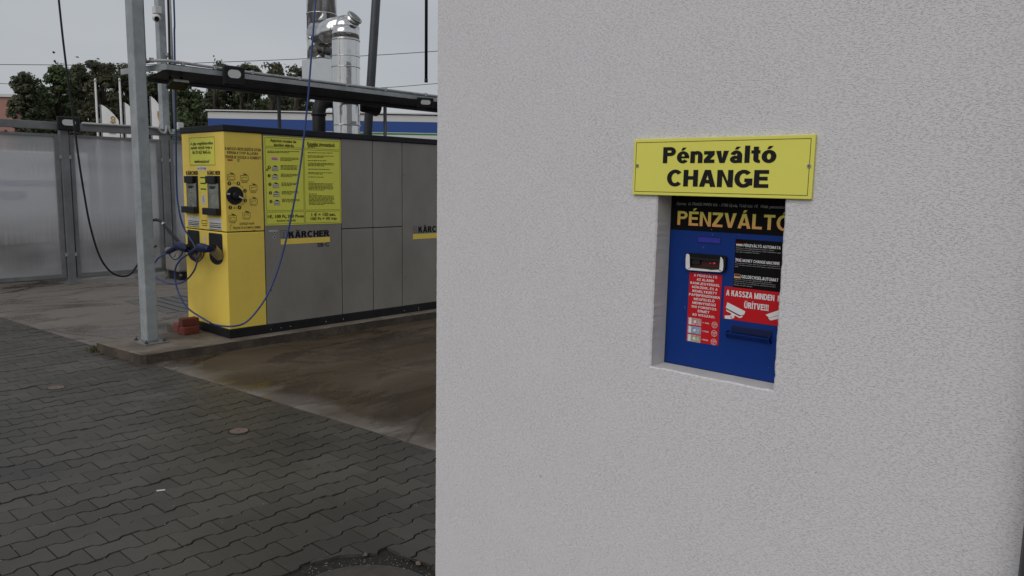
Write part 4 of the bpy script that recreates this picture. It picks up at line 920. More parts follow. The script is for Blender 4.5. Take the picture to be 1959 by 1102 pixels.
for (x, y) in ((518, 630), (537, 627), (555, 624), (623, 615), (656, 610.5), (773, 594), (800, 588), (800, 592)):
    c_ = PS.uv(x, y); s = MB(); s.tube([PS.pt(c_[0], c_[1], .006), PS.pt(c_[0], c_[1], .010)], .006, 8); build('plinth_screw', s, M['steel'], ma_)
for (x, y) in ((772, 334), (775, 531), (519, 556)):
    c_ = PS.uv(x, y); s = MB(); s.tube([PS.pt(c_[0], c_[1], -.002), PS.pt(c_[0], c_[1], .003)], .006, 8); build('lock', s, M['dark_steel'], ma_)
# --- print on the end face
u0, v1_ = PE.uv(362, 264); u1, v0_ = PE.uv(412, 316)
s = MB(); PE.plate(s, u0, v0_, u1, v1_, .0015); ph = build('phone_notice', s, M['lime'], ma_)
s = MB(); PE.frame(s, u0, v0_, u1, v1_, .004, .0022); build('notice_border', s, M['softink'], ph)
W_, H_ = u1 - u0, v1_ - v0_
for t_, ya, yb, xa, xb in (('A gép meghibásodása', .30, .16, .04, .94), ('esetén kérjük hívja a', .45, .31, .06, .90), ('06 70 452 9645-ös', .60, .47, .12, .84), ('telefonszámot!', .92, .80, .18, .78)):
    text(t_, PE, None, M['ink'], ph, .0026, off=.022, u_box=(u0 + W_ * xa, v1_ - H_ * ya, u0 + W_ * xb, v1_ - H_ * yb))
u0, v1_ = PE.uv(376.5, 319); u1, v0_ = PE.uv(395.5, 326)
s = MB(); PE.plate(s, u0, v0_, u1, v1_, .0015); nb = build('number_label', s, M['white'], ma_)
text('U41097488', PE, None, M['ink'], nb, .002, off=.01, u_box=(u0 + .006, v0_ + .006, u1 - .006, v1_ - .006))
# coin units
def coin_unit(x0, x1, yt, yb):
    u0, v1_ = PE.uv(x0, yt); u1, v0_ = PE.uv(x1, yb)
    cu_ = MB(); PE.plate(cu_, u0, v0_, u1, v1_, .006, .002); r = build('coin_unit', cu_, M['black'], ma_)
    W_, H_ = u1 - u0, v1_ - v0_
    s = MB(); PE.plate(s, u0 + W_ * .10, v0_ + H_ * .13, u1 - W_ * .10, v1_ - H_ * .20, .014, .004); build('clear_cover', s, M['glassfoggy'], r)
    s = MB(); s.bbox((CX_ - .035, -u1 + W_ * .2, v1_ - H_ * .20), (CX_ - .002, -u0 - W_ * .05, v1_ - H_ * .01), .006); s.box((CX_ - .022, -u0 - W_ * .30, v1_ - H_ * .30), (CX_ - .014, -u0 - W_ * .72, v1_ - H_ * .27)); build('coin_slot', s, M['black'], r)
    s = MB(); s.bbox((CX_ - .055, -u1 - .0, v0_ - H_ * .02), (CX_ - .002, -u0 + W_ * .12, v0_ + H_ * .16), .006); build('return_tray', s, M['black'], r)
    s = MB(); c_ = ((u0 + u1) / 2 - W_ * .06, (v0_ + v1_) / 2 + H_ * .06); s.tube([PE.pt(*c_, .013), PE.pt(*c_, .020)], .010, 10); build('lock', s, M['steel'], r); s = MB(); s.tube([PE.pt(c_[0], c_[1] - .075, .013), PE.pt(c_[0], c_[1] - .075, .017)], .006, 8); build('rivet', s, M['steel'], r)
    s = MB(); PE.urect(s, u0 + W_ * .25, v1_ - H_ * .34, u0 + W_ * .62, v1_ - H_ * .31, .0148); build('slot_shadow_line', s, M['ink'], r)
    return u0, v0_, u1, v1_
for k, (x0, x1, yt, yb) in enumerate(((356.5, 381, 336, 407), (397, 423.5, 336, 411))):
    a0, b0, a1, b1 = coin_unit(x0, x1, yt, yb)
    btext('KÄRCHER', PE, (a0, b1 + .008, a1 + .008, b1 + .045), M['ink'], ma_, .0015, w=.27, sp=.05)
    s = MB(); lu0, lv1 = PE.uv(x0 + 2.5, yb + 6 - (1 if k else 0)); lu1, lv0 = PE.uv(x1 + 1, yb + 28 + (2 if k else 0))
    PE.plate(s, lu0, lv0, lu1, lv1, .0015); lb = build('white_label', s, M['offwhite'], ma_)
    s = MB(); hh = lv1 - lv0
    for q_ in range(3):
        uu = lu0 + .012
        while uu < lu1 - .02:
            l_ = random.uniform(.012, .03) * (1 if q_ < 2 else 1.2); PE.urect(s, uu, lv0 + hh * (.50 - .17 * q_), min(uu + l_, lu1 - .008), lv0 + hh * (.58 - .17 * q_ + (.03 if q_ == 2 else 0)), .0022); uu += l_ + .005
    PE.urect(s, lu0, lv0, lu1, lv0 + .006, .0022); tag(build('fine_print', s, M['ink'], lb), kind='stuff')
# stickers between the coin units
u0, v1_ = PE.uv(382.5, 332); u1, v0_ = PE.uv(395.5, 367)
s = MB(); PE.plate(s, u0, v0_, u1, v1_, .0012); ls_ = build('lime_sticker', s, M['lime'], ma_)
s = MB()
for k in range(3): PE.urect(s, u0 + .006, v1_ - .045 - k * .055, u1 - .006, v1_ - .033 - k * .055, .002)
tag(build('fine_print', s, M['softink'], ls_), kind='stuff')
u0, v1_ = PE.uv(385.5, 372); u1, v0_ = PE.uv(393.5, 392); s = MB(); PE.plate(s, u0, v0_, u1, v1_, .0012, 0); pk = build('coin_pictogram_label', s, M['offwhite'], ma_)
s = MB(); PE.ring(s, (u0 + u1) / 2, v1_ - .03, .016, .004, .002, 14); PE.ring(s, (u0 + u1) / 2, v1_ - .06, .012, .004, .002, 12); build('fine_print', s, M['ink'], pk)
for (x, y, ru, rv) in ((391.5, 404.5, .022, .034), (392, 457.5, .022, .036)):
    u, v = PE.uv(x, y); s = MB(); PE.disc(s, u, v, ru, .0014, 20, rv); build('oval_sticker', s, M['offwhite'], ma_)
u0, v1_ = PE.uv(386, 421); u1, v0_ = PE.uv(396.5, 429); s = MB(); PE.frame(s, u0, v0_, u1, v1_, .006, .0015); PE.urect(s, u0, v0_ - .018, u1, v0_ - .012, .0015); build('small_logo', s, M['softink'], ma_)
# holster openings
def holster(x0, x1, yt, yb, drop):
    u0, v1_ = PE.uv(x0, yt); u1, v0_ = PE.uv(x1, yb); vm = PE.uv(x0, drop)[1]
    pts = [(u0, v1_ - .012), (u0, vm)]; c_ = (u0 + u1) / 2; r_ = (u1 - u0) / 2; rv = vm - v0_
    pts += [(c_ + r_ * math.cos(math.pi + math.pi * k / 12), vm + rv * math.sin(math.pi + math.pi * k / 12)) for k in range(1, 12)]
    pts += [(u1, vm), (u1, v1_ - .012), (u1 - .012, v1_), (u0 + .012, v1_)]
    s = MB(); n_ = len(pts); s.add([PE.pt(u, v, .0015) for u, v in pts] + [PE.pt(c_ + (u - c_) * .93, v + (.004 if v < vm else -.004), -.012) for u, v in pts], [(k, (k + 1) % n_, n_ + (k + 1) % n_, n_ + k) for k in range(n_)] )
    s2 = MB(); s2.add([PE.pt(c_ + (u - c_) * 1.07, v + (.006 if v >= vm else -.008), .001) for u, v in pts], [tuple(range(n_))]); 
    r = build('gun_holster', s2, M['dark_steel'], ma_)
    s3 = MB(); s3.add([PE.pt(u, v, .003) for u, v in pts], [tuple(range(n_))]); build('holster_liner', s3, M['rubber'], r)
    return r, c_, vm
h1, hc1, hv1 = holster(359, 383, 440, 500, 482)
h2, hc2, hv2 = holster(400, 426.5, 446, 507, 488)
u, v = PE.uv(418, 492)
def steel_tube(parent, px, py, tx, ty):
    a_ = onx(px, py, CX_ - .01); b_ = onx(tx, ty, CX_ - .12)
    s = MB(); s.tube([a_, b_], .048, 18, cap=False); s.tube([b_, a_], .044, 18, cap=False); s.tube([b_ + (b_ - a_).normalized() * .002, b_ - (b_ - a_).normalized() * .008], .051, 18, cap=False); build('holster_tube', s, M['brass'], parent); return b_
e2 = steel_tube(h2, 421, 490, 405, 474); e1 = steel_tube(h1, 379, 487, 366, 471)
# --- print on the yellow side
for t_, y0, y1, x0, x1 in (('A MOSÁS BEFEJEZÉSE UTÁN', 281, 286.5, 430, 498.5), ('KÉREM A STOP ÁLLÁSBA', 289, 294, 434.5, 493.5), ('TEKERJE VISSZA A GOMBOT!', 297, 302.5, 430.5, 499.5)):
    btext(t_, PS, u_box=(PS.uv(x0, y1)[0], PS.uv(x0, y1)[1], PS.uv(x1, y1)[0], PS.uv(x0, y0)[1]), m=M['ink'], parent=ma_, d=.0015, w=.19, sp=.20)
s = MB(); PS.rect(s, 435, 304.5, 445, 307.8, .0012); build('red_indicator', s, M['flag_red'], ma_)
s = MB(); a_ = PS.uv(454, 304.5); b_ = PS.uv(458, 309); PS.frame(s, a_[0], b_[1], b_[0], a_[1], .004, .0012); build('small_symbol', s, M['ink'], ma_)
ku, kv = PS.uv(449, 374)
kr = (PS.uv(465, 374)[0] - PS.uv(432.5, 374)[0]) / 2
s = MB(); s.tube([PS.pt(ku, kv, -.001), PS.pt(ku, kv, .012)], [kr, kr * .97], 36); kn = build('selector_knob', s, M['black'], ma_)
s = MB(); s.tube([PS.pt(ku, kv, .012), PS.pt(ku, kv, .050)], [kr * .46, kr * .36], 24)
dv = Vector((.72, 0, -.36)); c_ = PS.pt(ku, kv, .0)
s.bbox((-.013, -.055, -.018), (kr * .72, -.012, .018), .006, Matrix.Translation(c_) @ Matrix.Rotation(R_(27), 4, 'Y')); build('knob_grip', s, M['black'], kn)
s = MB(); s.box((kr * .20, -.0565, -.006), (kr * .70, -.055, .006), Matrix.Translation(c_) @ Matrix.Rotation(R_(27), 4, 'Y')); PS.urect(s, ku - kr * .95, kv + .008, ku - kr * .62, kv + .022, .0135); build('pointer_mark', s, M['offwhite'], kn)
nums = [('0', 438.7, 351), ('1', 456, 351), ('2', 468.5, 365), ('3', 469, 383.5), ('4', 458, 397), ('5', 440.5, 397)]
sd_ = MB()
for t_, x, y in nums:
    u, v = PS.uv(x, y); PS.disc(sd_, u, v, .0185, .0012, 20)
    text(t_, PS, None, M['yellow'], ma_, .002, off=.02, u_box=(u - .006, v - .010, u + .006, v + .010))
build('number_dots', sd_, M['ink'], ma_)
sl = MB()
def seg(pl, mb, x0, y0, x1, y1, t=.003, d=.0012):
    a_ = Vector(pl.uv(x0, y0)); b_ = Vector(pl.uv(x1, y1)); n_ = Vector((-(b_ - a_).y, (b_ - a_).x)).normalized() * t / 2
    mb.add([pl.pt(*(a_ - n_), d), pl.pt(*(b_ - n_), d), pl.pt(*(b_ + n_), d), pl.pt(*(a_ + n_), d)], [(0, 1, 2, 3)])
for l_ in ((444, 350, 451, 350), (460, 354, 465.5, 360), (470, 370, 470.5, 378), (467, 388, 462, 393), (454, 398, 447, 398), (449.5, 396, 446.5, 398), (449.5, 400, 446.5, 398),
           (440.5, 430.5, 440.5, 439), (440.5, 430.5, 445, 430.5)): seg(PS, sl, *l_)
def icon(x, y, kx=1.0, car=True, lines=0):
    w_, h_ = 7.6 * kx, 5.2
    a_ = PS.uv(x - w_, y - h_); b_ = PS.uv(x + w_, y + h_); PS.frame(sl, a_[0], b_[1], b_[0], a_[1], .0035, .0013)
    seg(PS, sl, x - w_ * .6, y + 1.5, x - w_ * .55, y - 1, .003); seg(PS, sl, x - w_ * .6, y - 1, x + w_ * .5, y - 1.4, .003); seg(PS, sl, x + w_ * .5, y - 1.4, x + w_ * .6, y + .6, .003); seg(PS, sl, x - w_ * .6, y + 1.5, x - w_ * .3, y + 1.5, .003)
    for q_ in range(3): seg(PS, sl, x - 2 + q_ * 1.5, y - h_ - 2.5, x + 1.2 + q_ * 2, y - h_ - .8, .006)
    seg(PS, sl, x - 3, y - h_ - 4.2, x + 1, y - h_ - 2.2, .002)
    for q_ in range(lines): seg(PS, sl, x - w_ * .8 + q_, y + h_ + 2 + 1.7 * q_, x + w_ * .8 - q_, y + h_ + 2 + 1.7 * q_, .0035)
icon(442, 338.5, lines=1); icon(467.5, 340.5, lines=2); icon(484.5, 359.5, lines=2); icon(485, 385.5, lines=1); icon(471.5, 412, lines=1); icon(445, 417.5, lines=2)
tag(build('pictograms', sl, M['softink'], ma_), kind='stuff')
text('AZ ÉPÜLET FALÁN', PS, None, M['ink'], ma_, .0015, off=.01, u_box=(PS.uv(458, 430)[0], PS.uv(458, 430.5)[1], PS.uv(486, 430)[0], PS.uv(458, 425)[1]))
text('PÉNZVÁLTÓ AUTOMATA ÜZEMEL!!', PS, None, M['ink'], ma_, .0015, off=.01, u_box=(PS.uv(446, 437)[0], PS.uv(446, 438.5)[1], PS.uv(499, 437)[0], PS.uv(446, 433)[1]))
text('9m', PS, None, M['ink'], ma_, .0015, u_box=(PS.uv(483, 442)[0], PS.uv(483, 442)[1], PS.uv(489, 440)[0], PS.uv(483, 439.5)[1]))
# --- the instruction poster
PS2 = Pl('y', CY_ + .002)
u0, v1_ = PS2.uv(503.5, 259.5); u1, v0_ = PS2.uv(653, 427); 
s = MB(); PS2.plate(s, u0, v0_, u1, v1_, .003); po = build('instruction_poster', s, M['lime'], ma_)
um = PS2.uv(580.5, 300)[0]; va = PS2.uv(505, 281)[1]; vb = PS2.uv(510, 404.5)[1]
fl_ = MB(); m_ = .012; D3 = .0042
for a_, b_ in ((u0 + m_, um - m_ * .4), (um + m_ * .4, u1 - m_)):
    for c_, d_ in ((va + .006, v1_ - m_), (vb + .006, va - .006), (v0_ + m_, vb - .006)): PS2.frame(fl_, a_, c_, b_, d_, .0028, D3)
build('poster_borders', fl_, M['softink'], po)
def ptxt(t_, x0, y0, x1, y1, off=.018, m_='ink'):    # box via left edge heights
    text(t_, PS2, None, M[m_], po, D3 + .0006, off=off, u_box=(PS2.uv(x0, y1)[0], PS2.uv(x0, y1)[1], PS2.uv(x1, y1)[0], PS2.uv(x0, y0)[1]))
ptxt('Ajánlott mosási és', 516.5, 265.5, 566, 273); ptxt('ápolási eljárás', 523.5, 273.8, 561.5, 281)
ptxt('Kezelési útmutatások', 587.5, 271.2, 640.5, 278.8)
ptxt('1€, 100 Ft, 200 Ft-os', 512, 411, 580.5, 418.5, .026); ptxt('érmével működik', 529, 419.5, 566, 424.5, .005)
ptxt('1 € = 150 sec.', 595.5, 407, 642, 414, .02); ptxt('100 Ft = 50 mp.', 594, 415.6, 645, 423, .02)
fp = MB()
def para(x0, x1, y, n_, dy=2.4, last=.6, t=.0060):
    for k in range(n_):
        xe = x0 + (x1 - x0) * (last if k == n_ - 1 and n_ > 1 else random.uniform(.9, 1)); x = x0
        while x < xe:
            l_ = random.uniform(2, 7); seg(PS2, fp, x, y + k * dy + (x - x0) * .02, min(x + l_, xe), y + k * dy + (min(x + l_, xe) - x0) * .02, t, D3); x += l_ + 1.0
para(511, 574, 289, 2, last=.65); para(536, 573, 302, 3); para(536.5, 570, 316.5, 4, last=.95); para(537, 573, 333, 3); para(538, 570, 350, 3); para(538.5, 572, 366, 3); para(539, 574, 381, 3)
para(588, 612, 279.8, 2, 1.8)
for (y, n_, x1) in ((292, 1, 640), (298, 2, 638), (307, 1, 626), (312, 3, 640), (323.5, 1, 632), (330, 2, 636), (338.5, 1, 620), (348, 1, 600), (351, 6, 640), (371, 1, 606), (374, 8, 640)): para(588 + (y - 290) * .03, x1, y, n_)
tag(build('fine_print', fp, M['softink'], po), kind='stuff')
for k, (x, y) in enumerate(((514.5, 320), (514.5, 336), (516, 352.5), (517, 369), (518, 385.5))):
    s = MB(); u, v = PS2.uv(x, y); PS2.disc(s, u, v, .0165, D3, 16); d_ = build('number_dot', s, M['ink'], po)
    text(str(k + 1), PS2, None, M['lime'], po, D3 + .0008, off=.02, u_box=(u - .005, v - .009, u + .005, v + .009))
    ix, iy = x + 11.3, y + 3; s = MB(); a_ = PS2.uv(ix - 5.6, iy - 3.8); b_ = PS2.uv(ix + 5.6, iy + 3.8); PS2.urect(s, a_[0], b_[1], b_[0], a_[1], D3); build('pictogram_field', s, M['offwhite'], po)
    s = MB(); PS2.frame(s, a_[0], b_[1], b_[0], a_[1], .003, D3 + .0006); seg(PS2, s, ix - 4, iy + .5, ix + 3.5, iy, .006, D3 + .0006)
    for q_ in range(3): seg(PS2, s, ix - 3 + q_ * 1.6, iy - 5.8, ix + .5 + q_ * 1.6, iy - 4.3, .007, D3)
    build('pictogram_lines', s, M['ink'], po)
u, v = PS2.uv(511, 324.5); s = MB(); PS2.ring(s, u, v, .012, .006, D3, 12); build('number_dot', s, M['ink'], po)
s = MB(); u, v = PS2.uv(525, 303.5); PS2.add = None
s.add([PS2.pt(a_, b_, D3) for a_, b_ in rrect(u - .034, v - .0125, u + .034, v + .0125, .010)], [tuple(range(24))]); build('stop_mark', s, M['red'], po)
s = MB(); s.add([PS2.pt(a_, b_, D3 - .0005) for a_, b_ in rrect(u - .038, v - .0165, u + .038, v + .0165, .013)], [tuple(range(24))]); build('stop_mark_edge', s, M['white'], po)
text('STOP', PS2, None, M['white'], po, D3 + .0008, off=.015, u_box=(u - .028, v - .008, u + .028, v + .008))
# --- maker's mark on the grey panels
def maker(x0, y0, x1, y1, bar, crest, full='KÄRCHER'):
    btext(full, PS2, (PS2.uv(x0, y1)[0], PS2.uv(x0, y1)[1], PS2.uv(x1, y1)[0], PS2.uv(x0, y0 + 2)[1]), M['ink'], ma_, .0015, w=.27, sp=.05)
    s = MB(); PS2.rect(s, bar[0], bar[1], bar[2], bar[3], .0012); build('yellow_bar', s, M['yellow'], ma_)
    a_ = PS2.uv(crest[0], crest[1]); b_ = PS2.uv(crest[2], crest[3]); s = MB(); PS2.frame(s, a_[0], b_[1], b_[0], a_[1], .003, .0012)
    w_ = b_[0] - a_[0]; h_ = a_[1] - b_[1]; uc = (a_[0] + b_[0]) / 2
    for q_ in range(3): s.add([PS2.pt(uc, b_[1] + h_ * (.15 + .22 * q_), .0012), PS2.pt(uc + w_ * .22, b_[1] + h_ * (.32 + .22 * q_), .0012), PS2.pt(uc, b_[1] + h_ * (.27 + .22 * q_), .0012), PS2.pt(uc - w_ * .22, b_[1] + h_ * (.32 + .22 * q_), .0012)], [(0, 1, 2, 3)])
    build('maker_crest', s, M['ink'], ma_)
maker(552, 441, 630, 455.5, (537, 457.5, 631, 463), (537, 441, 548, 454.5))
maker(800, 431.5, 858, 445.5, (790, 448, 868, 453.5), (790, 433, 797, 444.5))
text('SB·C', PS2, None, M['ink'], ma_, .0015, off=.02, u_box=(PS2.uv(607, 473)[0], PS2.uv(607, 472.5)[1], PS2.uv(630, 473)[0], PS2.uv(607, 464.8)[1]))
s = MB(); PS2.rect(s, 514, 440.5, 531, 443, .0012); build('maker_plate', s, M['grayprint'], ma_)
s = MB(); u, v = PS2.uv(525, 454); s.add([PS2.pt(u + a_, v + b_, .0012) for a_, b_ in ((-.022, 0), (0, -.022), (.022, 0), (0, .022))], [(0, 1, 2, 3)]); build('lock_emblem', s, M['grayprint'], ma_)
s = MB(); PS2.disc(s, u, v, .009, .0016, 12); build('lock', s, M['ink'], ma_)

# ---- things on the machine's roof
def flue(name, label): return empty(name, (5.5, 7.5, CTT), label, 'flue')
f1p = ony(663, 250, 7.56); f1t = ony(663, 78, 7.56); R1 = .158
f1 = empty('front_flue', (f1p.x, f1p.y, CTT), 'front polished steel flue pipe with mitred elbow on the machine roof', 'flue')
zt = f1t.z
s = MB(); s.tube([(f1p.x, 7.56, CTT - .004), (f1p.x, 7.56, zt)], R1, 40, cap=False); build('pipe', s, M['chrome'], f1)
for z, h, d_ in ((CTT + .13, .016, .006), (ony(663, 126, 7.40).z, .012, .005), (ony(663, 105, 7.40).z, .010, .004), (zt - .01, .016, .006)):
    s = MB(); s.tube([(f1p.x, 7.56, z), (f1p.x, 7.56, z + h)], R1 + d_, 40, cap=True); build('clamp_band', s, M['chrome'], f1)
s = MB(); p0 = Vector((f1p.x, 7.56, zt)); p1 = Vector((f1p.x, 7.56, zt + .12)); p2 = ony(612, 66, 8.06); p3 = Vector((ony(616, 60, 8.22).x, 8.24, p2.z - .30))
for q0, q1, e0, e1 in ((p0, p1, 0, .03), (p1, p2, .03, .03), (p2, p3, .03, 0)):
    d0 = (q1 - q0).normalized(); s.tube([q0 - d0 * e0, q1 + d0 * e1], R1 * .995, 40)
build('elbow', s, M['chrome'], f1)
bm = bmesh.new(); bmesh.ops.create_uvsphere(bm, u_segments=36, v_segments=20, radius=R1 * .99, matrix=Matrix.Translation(p1)); bm.verts.index_update(); s = MB(); s.add([v.co.copy() for v in bm.verts], [[v.index for v in f.verts] for f in bm.faces], True); bm.free(); build('elbow_knuckle', s, M['chrome'], f1)
s = MB(); cdir = Vector((.22, -.62, .66)).normalized(); cb = p1 + cdir * .065; s.tube([cb, cb + cdir * .125], .085, 28); cp = build('inspection_cap', s, M['chrome'], f1)
s = MB(); s.tube([cb + cdir * .105, cb + cdir * .128], .092, 28); build('cap_rim', s, M['steel'], cp)
s = MB(); s.tube([cb + cdir * .126, cb + cdir * .132], .070, 28); build('cap_disc', s, M['galv_dull'], cp)
s = MB(); a_ = ony(672, 240, 7.40); s.box((a_.x - .0, 7.395, a_.z), (a_.x + .07, 7.399, a_.z + .05)); build('label_plate', s, M['offwhite'], f1)
f2x = ony(616, 60, 8.22).x; f2b = ony(616, 172, 8.22).z; R2 = .178
f2 = empty('rear_flue', (f2x, 8.22, f2b), 'taller polished steel flue pipe behind the elbowed one', 'flue')
s = MB(); s.tube([(f2x, 8.22, f2b - .1), (f2x, 8.22, 5.6)], R2, 40); build('pipe', s, M['chrome'], f2)
for y in (23, 112):
    z = ony(616, y, 8.05).z; s = MB(); s.tube([(f2x, 8.22, z), (f2x, 8.22, z + .012)], R2 + .006, 40); build('clamp_band', s, M['chrome'], f2)
z = ony(616, 113, 8.05).z
s = MB(); s.box((f2x - .20, 8.00, f2b - .02), (f2x + .02, 8.36, z), Matrix.Translation((f2x, 8.22, 0)) @ Matrix.Rotation(R_(8), 4, 'Z') @ Matrix.Translation((-f2x, -8.22, 0))); build('shroud', s, M['chrome'], f2)
bd = empty('black_duct', (ony(610, 230, 7.92).x, 7.92, 0), 'black elbowed duct rising behind the machine to the flue', 'duct')
x_ = ony(610, 230, 7.92).x; z_ = ony(650, 196, 7.92).z
s = MB(); s.tube([(x_, 7.92, 0.0), (x_, 7.92, z_ - .13), (x_ + .03, 7.92, z_ - .04), (x_ + .13, 7.92, z_), (ony(700, 200, 7.92).x, 7.92, z_)], .078, 20); build('pipe', s, M['rubber'], bd)
s = MB(); xe_ = ony(694, 200, 7.92).x; s.tube([(xe_, 7.92, z_), (xe_ + .06, 7.92, z_), (xe_ + .20, 7.92, z_)], [.09, .09, .125], 20); build('flared_end', s, M['rubber'], bd)
s = MB(); s.tube([(x_, 7.92, ony(600, 217, 7.84).z - .015), (x_, 7.92, ony(600, 217, 7.84).z + .015)], .088, 20); build('joint_collar', s, M['rubber'], bd)
s = MB(); s.tube([(x_ + .35, 7.98, z_), (f2x, 8.22, z_ + .12), (f2x, 8.22, f2b)], .09, 16); build('branch', s, M['rubber'], bd)

# ================================================================== POST + HOSE GANTRY
gp_ = empty('gantry_post', (2.975, 7.22, ZS), 'galvanised square post bolted to the slab corner beside the yellow machine', 'post')
s = MB(); s.bbox((2.92, 7.15, ZS + .012), (3.025, 7.29, 5.3), .010, seg=3); build('post', s, M['galv'], gp_)
def plate_pt(x, y): return onz(x, y, ZS + .012)
bpc = [plate_pt(254.5, 656), plate_pt(279, 662), plate_pt(322.5, 656.5)]
s = MB(); s.bbox((2.865, 7.055, ZS - .004), (3.08, 7.33, ZS + .012), .002); build('base_plate', s, M['galv_dull'], gp_)
for (x, y) in ((2.885, 7.085), (3.055, 7.10), (2.885, 7.31), (3.055, 7.31)):
    s = MB(); s.tube([(x, y, ZS + .012), (x, y, ZS + .045)], .007, 8); s.tube([(x, y, ZS + .012), (x, y, ZS + .027)], .016, 6, smooth=False); build('bolt', s, M['dark_steel'], gp_)
s = MB(); xx = 3.037; s.tube([(xx, 7.20, 2.64), (xx, 7.20, 5.2)], .012, 10); s.tube([(xx, 7.2, 2.62), (xx, 7.2, 2.66)], .018, 10); build('conduit', s, M['pvc'], gp_)

YB = 7.0
ga = empty('hose_gantry', (3.14, YB, 2.58), 'horizontal steel gantry with grey conduit running over the machine', 'gantry')
kx, ky = 3.14, YB; ex, ey = 3.035, 7.74
ZT, ZL = 2.611, 2.560
s = MB()
s.box((kx, YB, ZL), (8.45, YB + .012, ZT)); s.box((kx, YB, ZT - .006), (8.45, YB + .06, ZT))
build('front_rail', s, M['galv'], ga)
s = MB(); dv = Vector((ex - kx, ey - ky, 0)); dn = dv.normalized(); pn = Vector((-dn.y, dn.x, 0)) * -1
fr_e = lambda u, v, w_: Vector((kx, ky, 0)) + dn * u + pn * v + Vector((0, 0, w_))
vs = [fr_e(u, v, w_) for w_ in (ZL, ZT) for u, v in ((.012, 0), (dv.length, 0), (dv.length, .012), (.012, .012))]
s.add(vs, [(0, 3, 2, 1), (4, 5, 6, 7), (0, 1, 5, 4), (1, 2, 6, 5), (2, 3, 7, 6), (3, 0, 4, 7)]); fixn(build('end_rail', s, M['galv'], ga))
s = MB(); s.add([(kx + .01, YB + .012, ZL + .004), (8.45, YB + .012, ZL + .004), (8.45, YB + .34, 2.50), (kx - .04, YB + .34, 2.50)], [(0, 1, 2, 3)]); s.add([(kx + .01, YB + .012, ZL + .012), (8.45, YB + .012, ZL + .012), (8.45, YB + .34, 2.508), (kx - .04, YB + .34, 2.508)], [(3, 2, 1, 0)])
s.add([(kx - .04, YB + .34, 2.50), (kx + .2, YB + .34, 2.50), (3.2, 7.74, 2.50), (ex + .02, 7.74, 2.50)], [(0, 1, 2, 3)])
build('tray_underside', s, M['dark_steel'], ga)
s = MB(); s.box((kx - .03, YB + .34, 2.475), (8.45, YB + .38, 2.52)); build('rear_rail', s, M['dark_steel'], ga)
s = MB(); s.tube([(3.5, YB + .33, 2.545), (4.2, YB + .33, 2.497), (8.45, YB + .33, 2.487)], .017, 10); build('brown_pipe', s, M['rust'], ga)
s = MB(); s.tube(curve_pts([(ex + .02, 7.55, ZT + .02), (kx - .06, 7.2, ZT + .028), (kx - .01, YB + .07, ZT + .03), (kx + .08, YB + .03, ZT + .028), (kx + .4, YB + .03, ZT + .022), (4.2, YB + .03, ZT + .016), (5.5, YB + .03, ZT + .018), (8.45, YB + .03, ZT + .016)], 6), .0135, 10); build('conduit', s, M['pvc'], ga)
for x in (3.30, 3.60, 3.98, 4.5, 5.08, 5.6, 6.2, 6.9):
    s = MB(); s.bbox((x - .012, YB + .005, ZT - .002), (x + .012, YB + .05, ZT + .036), .003); build('conduit_clip', s, M['pvc'], ga)
s = MB(); s.tube([(kx - .045, 7.2, ZT + .02), (kx - .045, 7.2, ZT + .06)], .02, 12); build('conduit_elbow', s, M['pvc'], ga)
xa = ony(535, 245, 7.33).x; xb = ony(737, 250, 7.33).x
s = MB(); s.box((xa - .014, 7.32, CTT - .002), (xa + .014, 7.345, 2.50)); build('support', s, M['dark_steel'], ga)
s = MB(); s.box((xb - .016, 7.32, CTT - .002), (xb + .016, 7.345, 2.58)); sp = build('support', s, M['galv_dull'], ga)
s = MB(); s.bbox((xb - .07, 7.25, CTT - .001), (xb + .07, 7.40, CTT + .02), .002); build('foot_plate', s, M['galv_dull'], sp)
s = MB()
for (x, y) in ((598, 168), (789, 198)): a_ = ony(x, y, 7.33); s.tube([a_ + Vector((0, 0, .03)), a_ + Vector((.01, -.005, .0)), a_ + Vector((-.004, -.005, -.02))], .006, 6)
build('cable_tie', s, M['offwhite'], ga)
s = MB(); s.bbox((8.24, 7.31, ZS), (8.34, 7.41, 2.47), .008); build('support', s, M['galv'], ga)
# overhead boom from the post top, above the frame: carries the hoses
s = MB(); s.bbox((2.93, 6.35, 5.14), (3.015, 12.0, 5.26), .006); build('boom', s, M['galv'], ga)
s = MB(); s.bbox((2.94, 6.38, 5.26), (7.6, 6.46, 5.34), .006); build('boom', s, M['galv'], ga)
s = MB(); s.bbox((2.94, 7.65, 5.26), (7.6, 7.73, 5.34), .006); build('boom', s, M['galv'], ga)
# leaning dark tube, hanging rod
a_ = ony(709, 167, 9); b_ = ony(719.5, 0, 9); d_ = (b_ - a_)
dpole = empty('dark_pole', a_ - d_ * 2.2, 'dark grey leaning tube rising behind the shiny flues', 'pole')
rad = (ony(728, 0, 9) - ony(710, 0, 9)).length / 2 * .74
s = MB(); s.tube([a_ + d_ * ((0 - a_.z) / d_.z), b_ + d_ * 2.0], rad, 20); build('tube', s, M['dark_steel'], dpole)
s = MB(); e_ = a_ + d_ * ((0 - a_.z) / d_.z); s.tube([(e_.x, e_.y, 0), (e_.x, e_.y, .02)], .14, 20); build('foot', s, M['dark_steel'], dpole)
r0 = ony(815.2, 156, 7.0)
hr_ = empty('hanging_rod', (r0.x, 7.0, r0.z), 'thin black rod hanging from above beside the white wall corner', 'rod')
s = MB(); s.tube([(r0.x, 7.0, r0.z), (r0.x, 7.0, 5.3)], .0185, 10); build('rod', s, M['rubber'], hr_)
s = MB(); s.tube([(r0.x, 7.0, r0.z - .01), (r0.x, 7.0, r0.z + .03)], .021, 10); build('end_cap', s, M['rubber'], hr_)
